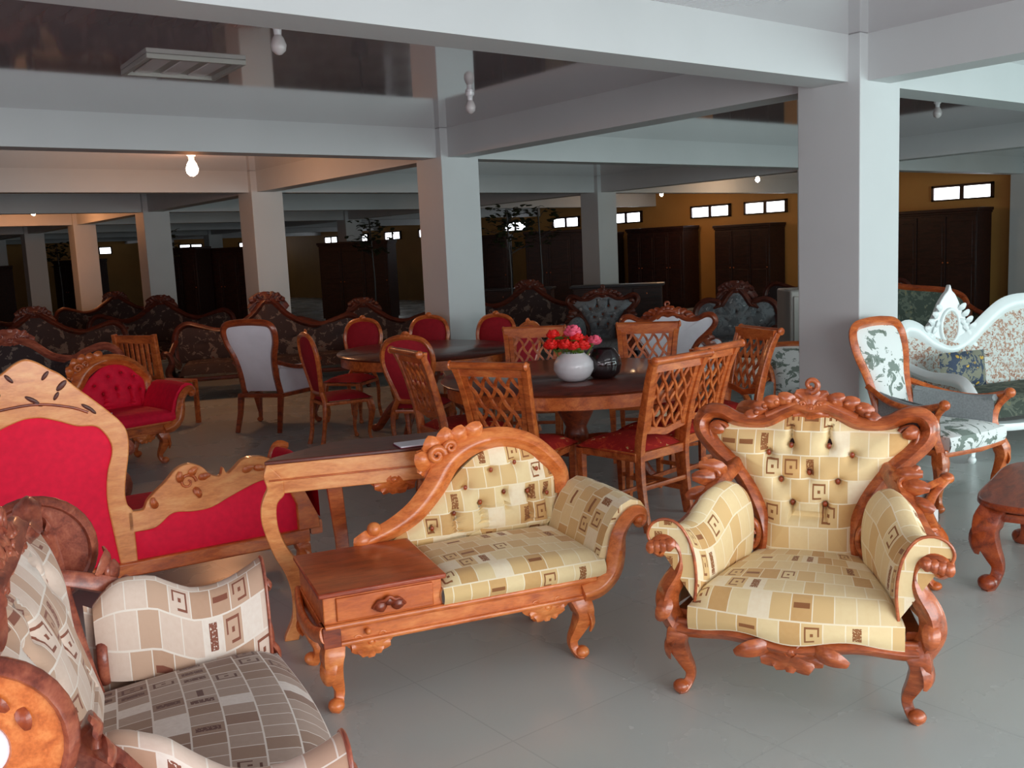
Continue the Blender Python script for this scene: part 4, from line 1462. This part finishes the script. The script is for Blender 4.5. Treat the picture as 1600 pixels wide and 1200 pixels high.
# ================================================================ long sofas
def camel_sofa(name, label, loc, ang, L, fab, wood_, crest=True, H=1.0, oval=None, group=None, scale=1.0, twin=True):
    """three-seat sofa: swelling top rail with a raised centre, front facing local -y, origin at its middle"""
    t = thing(name, label, 'sofa', loc, ang, scale, group)
    W, F = M[wood_], M[fab]
    h = L / 2
    yb = lambda z: .34 + .15 * (z - .4)
    if twin:
        half = [(h, .40), (h + .02, .60), (h - .02, .78), (h - .14, .86), (h - .30, .82), (h * .55, .76), (h * .36, .80), (h * .18, .93), (0, H)]
    else:
        half = [(h, .40), (h, .62), (h - .08, .78), (h * .7, .86), (h * .4, .90), (h * .2, .93), (0, H - .06)]
    full = half + [(-a, b) for a, b in reversed(half[:-1])]
    pts = smooth([V(a, yb(b), b) for a, b in full], 5)
    f = MB().sweep(pts, (.036, .032), BEAD, ref=(0, 1, 0)).build('back_frame', W, t)
    out = [(p.x * .975, p.z - .012) for p in pts]
    pits = [(h * (-.75 + .25 * k), .62 + .09 * (k % 2)) for k in range(7)]
    MB().dome(out, (0, .56), lambda a, b, q: V(a, yb(b) - q, b), .05, 14, pits).build('back_upholstery', F, t)
    MB().dome(out, (0, .56), lambda a, b, q: V(a, yb(b) + .008 + q, b), .02, 5).build('rear_upholstery', F, t)
    if crest:
        MB().carving((0, yb(H) - .02, H - .02), .26, .12, 13, -1, 11, d0=-.1, d1=pi + .1).carving((0, yb(H) - .03, H), .16, .10, 14, -1, 7, d0=pi, d1=2 * pi).build('crest_carving', W, f)
    for sg in (-1, 1):
        a = MB()
        a.sweep(smooth([V(sg * (h + .0), -.33, .22), V(sg * (h + .05), -.34, .34), V(sg * (h + .0), -.34, .46), V(sg * (h + .03), -.34, .56), V(sg * (h + .08), -.35, .58), V(sg * (h + .09), -.35, .54), V(sg * (h + .06), -.35, .53)], 4), [.036, .034, .028, .024, .018], BEAD, ref=(0, 1, 0))
        a.sweep(smooth([V(sg * (h + .05), -.33, .57), V(sg * (h + .04), -.1, .53), V(sg * (h + .03), .2, .58), V(sg * h, yb(.66), .66)], 4), (.03, .03), BEAD, ref=(sg, 0, 0))
        a.build('arm', W, t)
        MB().grid(lambda u, v: (sg * (h - .08 + .10 * sin(v * pi * .5) + .02), -.32 + .64 * u, .36 + .20 * v + .015 * cos(u * 6)), 8, 6).grid(lambda u, v: (sg * (h + .03), -.32 + .64 * u, .26 + .28 * v), 8, 3).build('arm_pad', F, t)
        cabriole(MB(), sg * (h - .03), -.31, .25, sg * .7, -.6, 1.0).build('leg', W, t)
        cabriole(MB(), sg * (h - .03), .32, .25, sg * .4, .7, 1.0).build('leg', W, t)
    r = MB()
    r.sweep([V((-1 + 2 * k / 16) * h, -.35 - .02 * sin(k / 16 * pi * 3), .255) for k in range(17)], (.035, .022), RECT, ref=(0, 0, 1))
    r.sweep([(-h, .33, .27), (h, .33, .27)], (.04, .022), RECT, ref=(0, 0, 1))
    for sg in (-1, 1):
        r.sweep([(sg * h, -.33, .255), (sg * h, .33, .255)], (.035, .022), RECT, ref=(0, 0, 1))
    rr = r.build('seat_rail', W, t)
    MB().carving((0, -.375, .235), .16, .08, 15, -1, 9, d0=pi, d1=2 * pi).build('rail_carving', W, rr)
    MB().grid(lambda u, v: ((-1 + 2 * u) * (h - .06), -.37 + .70 * v, .30 + .12 * (1 - (1 - min(1, v * 7, (1 - v) * 9, u * 24, (1 - u) * 24)) ** 2) + .012 * abs(sin(u * 3 * pi))), 48, 16).build('seat_cushion', F, t)
    return t


def white_sofa():
    """white painted sofa: peak with an oval cameo near its left end, then a long rising hump"""
    t = thing('white_carved_sofa', 'white painted carved sofa with a cameo peak at the right edge', 'sofa', (6.73, 3.86, 0), -18)
    W, F = M['whiteW'], M['speck']
    yb = lambda z: .0 + .12 * (z - .4)
    S = 0.94
    top = [(-.02, .40), (-.05, .62), (-.04, .82), (.03, .93), (.14, .91), (.28, .80), (.45, .74), (.62, .80), (.80, .93), (1.0, 1.05), (1.2, 1.08), (1.4, 1.05), (1.6, .93), (1.78, .80), (1.95, .74), (2.12, .80), (2.26, .91), (2.37, .93), (2.44, .82), (2.45, .62), (2.42, .40)]
    top = [(a, b * S) for a, b in top]
    pts = smooth([V(a, yb(b), b) for a, b in top], 5)
    f = MB().sweep(pts, (.062, .04), BEAD, ref=(0, 1, 0)).build('back_frame', W, t)
    out = [(p.x * .985 + .015, p.z - .02) for p in pts]
    pits = [(.15 + .2 * k, .52 + .12 * (k % 2)) for k in range(11)]
    MB().dome(out, (1.2, .55), lambda a, b, q: V(a, yb(b) - q, b), .045, 14, pits).build('back_upholstery', F, t)
    MB().dome(out, (1.2, .55), lambda a, b, q: V(a, yb(b) + .01 + q, b), .02, 5).build('rear_upholstery', F, t)
    for cx in (.45, 1.95):
        pk = [(-.30, .80), (-.24, .90), (-.16, 1.0), (-.10, 1.12), (-.05, 1.19), (-.02, 1.22), (0, 1.27), (.02, 1.22), (.05, 1.19), (.09, 1.12), (.15, 1.0), (.24, .91), (.34, .86), (.30, .78), (.15, .70), (0, .68), (-.15, .71)]
        o = MB().prism([(cx + a, b * S) for a, b in [(p.x, p.z) for p in smooth([V(a, 0, b) for a, b in pk], 3, True)]], yb(.9) - .02, yb(.9) + .02).build('cameo_peak', W, f, .006)
        cv = MB()
        for sg in (-1, 1):
            for q in range(5):
                cv.leaf((cx + sg * (.09 + .035 * q), yb(.9) - .02, (1.06 - .055 * q) * S), (sg * .5, 0, .9), (0, -1, 0), .08, .018, .4 * sg)
                cv.leaf((cx + sg * (.10 + .03 * q), yb(.9) - .02, (.98 - .05 * q) * S), (sg * .8, 0, -.4), (0, -1, 0), .07, .014, .4 * sg)
        ring = [V(cx + .085 * cos(a), yb(.9) - .024, .93 * S + .13 * sin(a)) for a in [2 * pi * i / 24 for i in range(24)]]
        cv.sweep(ring, (.014, .014), CIRC, ref=(0, 1, 0), closed=True)
        cv.build('peak_carving', W, o)
        MB().dome([(cx + .08 * cos(2 * pi * i / 24), .93 * S + .125 * sin(2 * pi * i / 24)) for i in range(24)], (cx, .93 * S), lambda a, b, q: V(a, yb(.9) - .022 - q, b), .02, 6).build('cameo_cushion', F, o)
    for x, sg in ((-.02, -1), (2.42, 1)):
        a = MB().sweep(smooth([V(x, yb(.6), .62), V(x - .0, -.25, .56), V(x + sg * .03, -.55, .56), V(x + sg * .05, -.68, .50), V(x + sg * .0, -.70, .38), V(x + sg * .03, -.68, .26)], 5), [(.035, .035), (.035, .03), (.05, .035), (.045, .035), (.04, .035)], BEAD, ref=(sg, 0, 0))
        a.build('arm', W, t)
        MB().grid(lambda u, v: (x - sg * (.06 - .05 * v), -.66 + .66 * u, .34 + .21 * v), 8, 4).build('arm_pad', F, t)
        cabriole(MB(), x, -.66, .22, sg * .6, -.6, 1.05).build('leg', W, t)
        cabriole(MB(), x, -.02, .22, sg * .4, .6, 1.0).build('leg', W, t)
    r = MB()
    r.sweep([V(-.02 + 2.44 * k / 32, -.70 - .02 * sin(k / 32 * pi * 4), .26 - .02 * abs(sin(k / 32 * pi * 3))) for k in range(33)], (.055, .025), RECT, ref=(0, 0, 1))
    r.sweep([(-.02, 0, .26), (2.42, 0, .26)], (.04, .02), RECT, ref=(0, 0, 1))
    r.build('seat_rail', W, t)
    MB().grid(lambda u, v: (.03 + 2.34 * u, -.70 + .68 * v, .30 + .13 * (1 - (1 - min(1, v * 7, (1 - v) * 9, u * 30, (1 - u) * 30)) ** 2)), 40, 14).build('seat_cushion', M['green'], t)
    # its loose cushion
    c = thing('cushion', 'blue and ochre flowered cushion on the left of the white sofa', 'cushion', (6.90, 3.50, .46), -18)
    cm = MB()
    for sg in (-1, 1):
        cm.grid(lambda u, v: (-.21 + .42 * u, sg * .055 * (1 - (2 * u - 1) ** 4) * (1 - (2 * v - 1) ** 4) + .03 * v, .26 * v), 12, 10)
    cm.build('cover', M['multi'], c)


white_sofa()


# ================================================================ coffee table at the right edge
ct = thing('coffee_table', 'low red-brown coffee table with curved legs cut off by the right edge', 'coffee table', (4.65, 1.85, 0), 15)
MB().prism([(p.x, p.y) for p in smooth([V(-.42, .30, 0), V(.0, .34, 0), (.42, .30, 0), V(.50, 0, 0), V(.42, -.30, 0), V(0, -.34, 0), V(-.42, -.30, 0), V(-.50, 0, 0)], 5, True)], .385, .415, 'xy').build('table_top', M['woodR'], ct, .01)
MB().sweep([(x, y, .34) for x, y in ((-.38, -.25), (.38, -.25), (.38, .25), (-.38, .25))], (.045, .018), RECT, ref=(0, 0, 1), closed=True).build('apron', M['woodR'], ct)
for sx in (-1, 1):
    for sy in (-1, 1):
        cabriole(MB(), sx * .38, sy * .25, .37, sx * .8, sy * .6, 1.5).build('leg', M['woodR'], ct)


# ================================================================ rooms full of furniture further back
SW_G = {'cream_patchwork_fabric': M['grey'], 'brown_orange_wood': M['woodS']}
SW_W = {'cream_patchwork_fabric': M['white'], 'brown_orange_wood': M['woodR']}
dup(AC, 'grey tufted carved armchair facing us behind the flowers', (8.15, 8.7, 0), -48, 1.05, SW_G)
dup(AC, 'carved armchair with a plain white back behind the lattice chairs', (7.05, 6.5, 0), 130, (.98, 1, 1.02), SW_W)
camel_sofa('carved_sofa', 'grey tufted sofa right of the white-backed carved chair', (9.3, 7.6, 0), -60, 1.0, 'grey', 'woodS', True, 1.0)
camel_sofa('carved_sofa', 'dark flowered sofa with a tall carved crest behind the white-backed armchair', (5.0, 11.25, 0), -24, 2.3, 'dusk', 'woodS', True, 1.12)
camel_sofa('carved_sofa', 'dark green sofa behind the white sofa at the right edge', (10.9, 6.3, 0), -30, 2.2, 'green', 'woodR', False, 1.05, twin=False)
camel_sofa('carved_sofa', 'red sofa with rounded carved top just behind the big red sofa', (.88, 6.25, 0), -8, 1.46, 'red', 'woodP', False, 1.24, twin=False)
camel_sofa('carved_sofa', 'brown carved sofa behind the small red chaise', (1.75, 9.6, 0), -15, 1.9, 'dusk', 'woodP', True, .98)
SD = camel_sofa('carved_sofa', 'dark flowered sofa left of the tall-crested one', (2.9, 13.6, 0), -5, 2.2, 'dusk', 'woodS', True, 1.05)
dup(SD, 'dark sofa in front of the fourth column', (4.9, 15.2, 0), -30)
dup(SD, 'dark sofa far back by the left edge', (2.9, 17.0, 0), 20)
dup(SD, 'dark flowered sofa behind the oval table left of the middle pillar', (6.5, 11.8, 0), -45, (1, 1, .9))
dup(SD, 'farthest dark sofa between the left columns', (5.6, 19.5, 0), -10)
dup(SD, 'dark sofa before the wardrobes right of the middle pillar', (9.0, 11.2, 0), -50)
dup(SD, 'dark sofa below the wall wardrobes by the sideboard', (13.4, 8.9, 0), -60)


def slat_chair(label, loc, ang):
    t = thing('slat_back_chair', label, 'chair', loc, ang)
    W = M['wood']
    for sg in (-1, 1):
        MB().sweep([(sg * .26, .24, 0), (sg * .26, .21, .45), (sg * .27, .27, .95)], (.022, .022), RECT, ref=(0, 1, 0)).build('leg', W, t)
        MB().sweep([(sg * .26, -.22, .44), (sg * .26, -.22, 0)], (.02, .02), RECT, ref=(0, 1, 0)).build('leg', W, t)
    MB().box(-.28, .28, .235, .265, .86, .94).build('top_rail', W, t, .004)
    MB().box(-.26, .26, .215, .24, .50, .54).build('lower_rail', W, t, .004)
    for k in range(7):
        MB().sweep([(-.21 + .07 * k, .225, .53), (-.21 + .07 * k, .25, .87)], (.022, .008), RECT, ref=(0, 1, 0)).build('slat', W, t)
    MB().box(-.28, .28, -.24, .23, .42, .45).build('seat', W, t, .008)
    return t


slat_chair('orange wooden slat-back chair beyond the small red chaise', (3.15, 9.85, 0), 115)


def wardrobe(label, loc, ang, w=1.2, h=2.0, d=.55, doors=3, group='dark wardrobes'):
    t = thing('wardrobe', label, 'wardrobe', loc, ang, 1, group)
    W = M['woodD']
    MB().box(-w / 2, w / 2, -d / 2, d / 2, .08, h - .06).box(-w / 2 + .04, w / 2 - .04, -d / 2 + .03, d / 2, 0, .08).build('body', W, t, .006)
    MB().box(-w / 2 - .04, w / 2 + .04, -d / 2 - .04, d / 2, h - .06, h).box(-w / 2 - .02, w / 2 + .02, -d / 2 - .02, d / 2, h - .10, h - .06).build('cornice', W, t, .008)
    dw = w / doors
    for k in range(doors):
        x0 = -w / 2 + dw * k
        dm = MB().box(x0 + .01, x0 + dw - .01, -d / 2 - .02, -d / 2 + .002, .12, h - .14)
        dr = dm.build('door', W, t, .004)
        MB().box(x0 + .07, x0 + dw - .07, -d / 2 - .028, -d / 2 - .015, .22, h * .48).box(x0 + .07, x0 + dw - .07, -d / 2 - .028, -d / 2 - .015, h * .54, h - .24).build('door_panel', W, dr, .008)
        MB().ball((x0 + (dw - .05 if k % 2 == 0 else .05), -d / 2 - .035, h * .5), .015).build('knob', M['wood'], dr)
    return t


wx = XR - .36
WD = [('tall dark wardrobe against the ochre wall right of the small grey column', wx, 17.0, -90, 1.9, 2.0, 4),
      ('dark wardrobe against the ochre wall just left of the big white pillar', wx, 14.3, -90, 1.55, 1.95, 3),
      ('wide dark wardrobe under the high window right of the big white pillar', wx - .1, 10.0, -90, 2.3, 2.0, 4),
      ('dark wardrobe right of the middle pillar, nearer one', 14.6, 20.0, -52, 1.7, 2.0, 3),
      ('dark wardrobe right of the middle pillar, beside the small grey column', 15.95, 18.3, -52, 1.7, 2.03, 3),
      ('reddish dark wardrobe showing right beside the small grey column', wx, 19.2, -90, 1.1, 1.95, 2),
      ('dark wardrobe left of the middle pillar, touching it', 12.3, 22.0, -55, 1.9, 2.0, 3),
      ('dark wardrobe between two grey columns left of the middle pillar', 10.2, 24.2, -60, 2.0, 2.0, 4),
      ('dark wardrobe beside the third white column', 8.9, 25.2, -62, 1.5, 2.05, 3),
      ('dark wardrobe far off between the left columns', 7.9, 31.0, -70, 1.8, 1.9, 3),
      ('low dark wardrobe in the far left corner', 5.2, 30.0, -75, 1.8, 1.8, 3)]
for lab, x, y, a, w, h, dn in WD:
    wardrobe(lab, (x, y, 0), a, w, h, .55, dn)


def sideboard(label, loc, ang, w=1.5, h=.95):
    t = thing('sideboard', label, 'sideboard', loc, ang)
    W = M['woodD']
    MB().box(-w / 2, w / 2, -.22, .22, .10, h - .04).build('body', W, t, .006)
    MB().box(-w / 2 - .04, w / 2 + .04, -.26, .24, h - .04, h).build('top', M['black'], t, .006)
    for k in range(3):
        x0 = -w / 2 + w / 3 * k
        d = MB().box(x0 + .02, x0 + w / 3 - .02, -.24, -.21, .16, h - .28).build('door', W, t, .006)
        MB().ball((x0 + w / 3 - .06, -.25, .5), .014).build('knob', M['wood'], d)
        q = MB().box(x0 + .02, x0 + w / 3 - .02, -.24, -.21, h - .25, h - .07).build('drawer', W, t, .006)
        MB().ball((x0 + w / 6, -.25, h - .16), .014).build('knob', M['wood'], q)
    for sx in (-1, 1):
        for sy in (-1, 1):
            MB().box(sx * (w / 2 - .05) - .03, sx * (w / 2 - .05) + .03, sy * .17 - .03, sy * .17 + .03, 0, .1).build('foot', W, t, .004)


sideboard('dark sideboard with black top right of the small grey column', (11.6, 11.9, 0), -48)
sideboard('long dark sideboard in front of the wardrobes by the middle pillar', (11.9, 15.4, 0), -50, 1.9, .85)

# leafy artificial trees rising behind the wardrobes


def tree(label, loc, h, seed, n=60):
    t = thing('artificial_tree', label, 'artificial tree', loc, 0, 1, 'artificial trees among the wardrobes')
    rnd = random.Random(seed)
    MB().lathe([(.10, 0), (.14, .02), (.17, .28), (.15, .30), (.02, .29)], (0, 0, 0), 16).build('pot', M['black'], t)
    tr = MB().sweep([(0, 0, .25), (.02, 0, h * .5), (-.01, .02, h)], [.022, .02, .014])
    lf_ = MB()
    for k in range(n):
        a = rnd.random() * 2 * pi
        z = h * (.72 + .28 * rnd.random())
        r = .12 + .30 * rnd.random()
        p = V(cos(a) * r, sin(a) * r, z)
        if k % 5 == 0:
            tr.sweep([(0, 0, z - .15), (p.x * .5, p.y * .5, z - .05), p], (.006, .004))
        for q in range(3):
            b = rnd.random() * 2 * pi
            lf_.leaf(p + V(rnd.uniform(-.06, .06), rnd.uniform(-.06, .06), rnd.uniform(-.06, .06)), (cos(b), sin(b), rnd.uniform(-.6, .3)), (0, 0, 1), .13, .03, .2, .06)
    tr.build('trunk', M['black'], t)
    o = lf_.build('foliage', M['darkleaf'], t)
    return t


tree('leafy artificial tree just right of the middle pillar', (10.4, 13.3, 0), 2.3, 1)
tree('second thin artificial tree right of the middle pillar', (11.6, 13.9, 0), 2.35, 2, 30)
tree('artificial tree just left of the middle pillar', (9.6, 16.6, 0), 2.3, 3, 50)
tree('artificial tree between the fourth and third columns', (7.3, 22.0, 0), 2.35, 4, 50)
tree('artificial tree at the far left by a lit window', (6.6, 28.0, 0), 2.3, 5, 40)

gb = thing('covered_cabinet', 'grey cabinet partly hidden behind the left side of the big white pillar', 'cabinet', (8.55, 5.93, 0), -40)
MB().box(-.30, .30, -.28, .28, .05, 1.08).build('body', M['metal'], gb, .02)
MB().box(-.27, .27, -.30, -.27, .10, 1.02).build('door', M['metal'], gb, .01)
MB().box(.20, .23, -.33, -.30, .5, .8).build('handle', M['black'], gb, .004)
for sx in (-1, 1):
    MB().box(sx * .24 - .03, sx * .24 + .03, -.24, .24, 0, .05).build('foot', M['black'], gb)




pp_ = thing('folded_paper', 'small white folded paper lying on the seat of the red chaise', 'paper', (2.10, 7.98, .452), 25)
MB().box(-.05, .05, -.03, .03, 0, .012).build('sheet', M['paper'], pp_, .003)
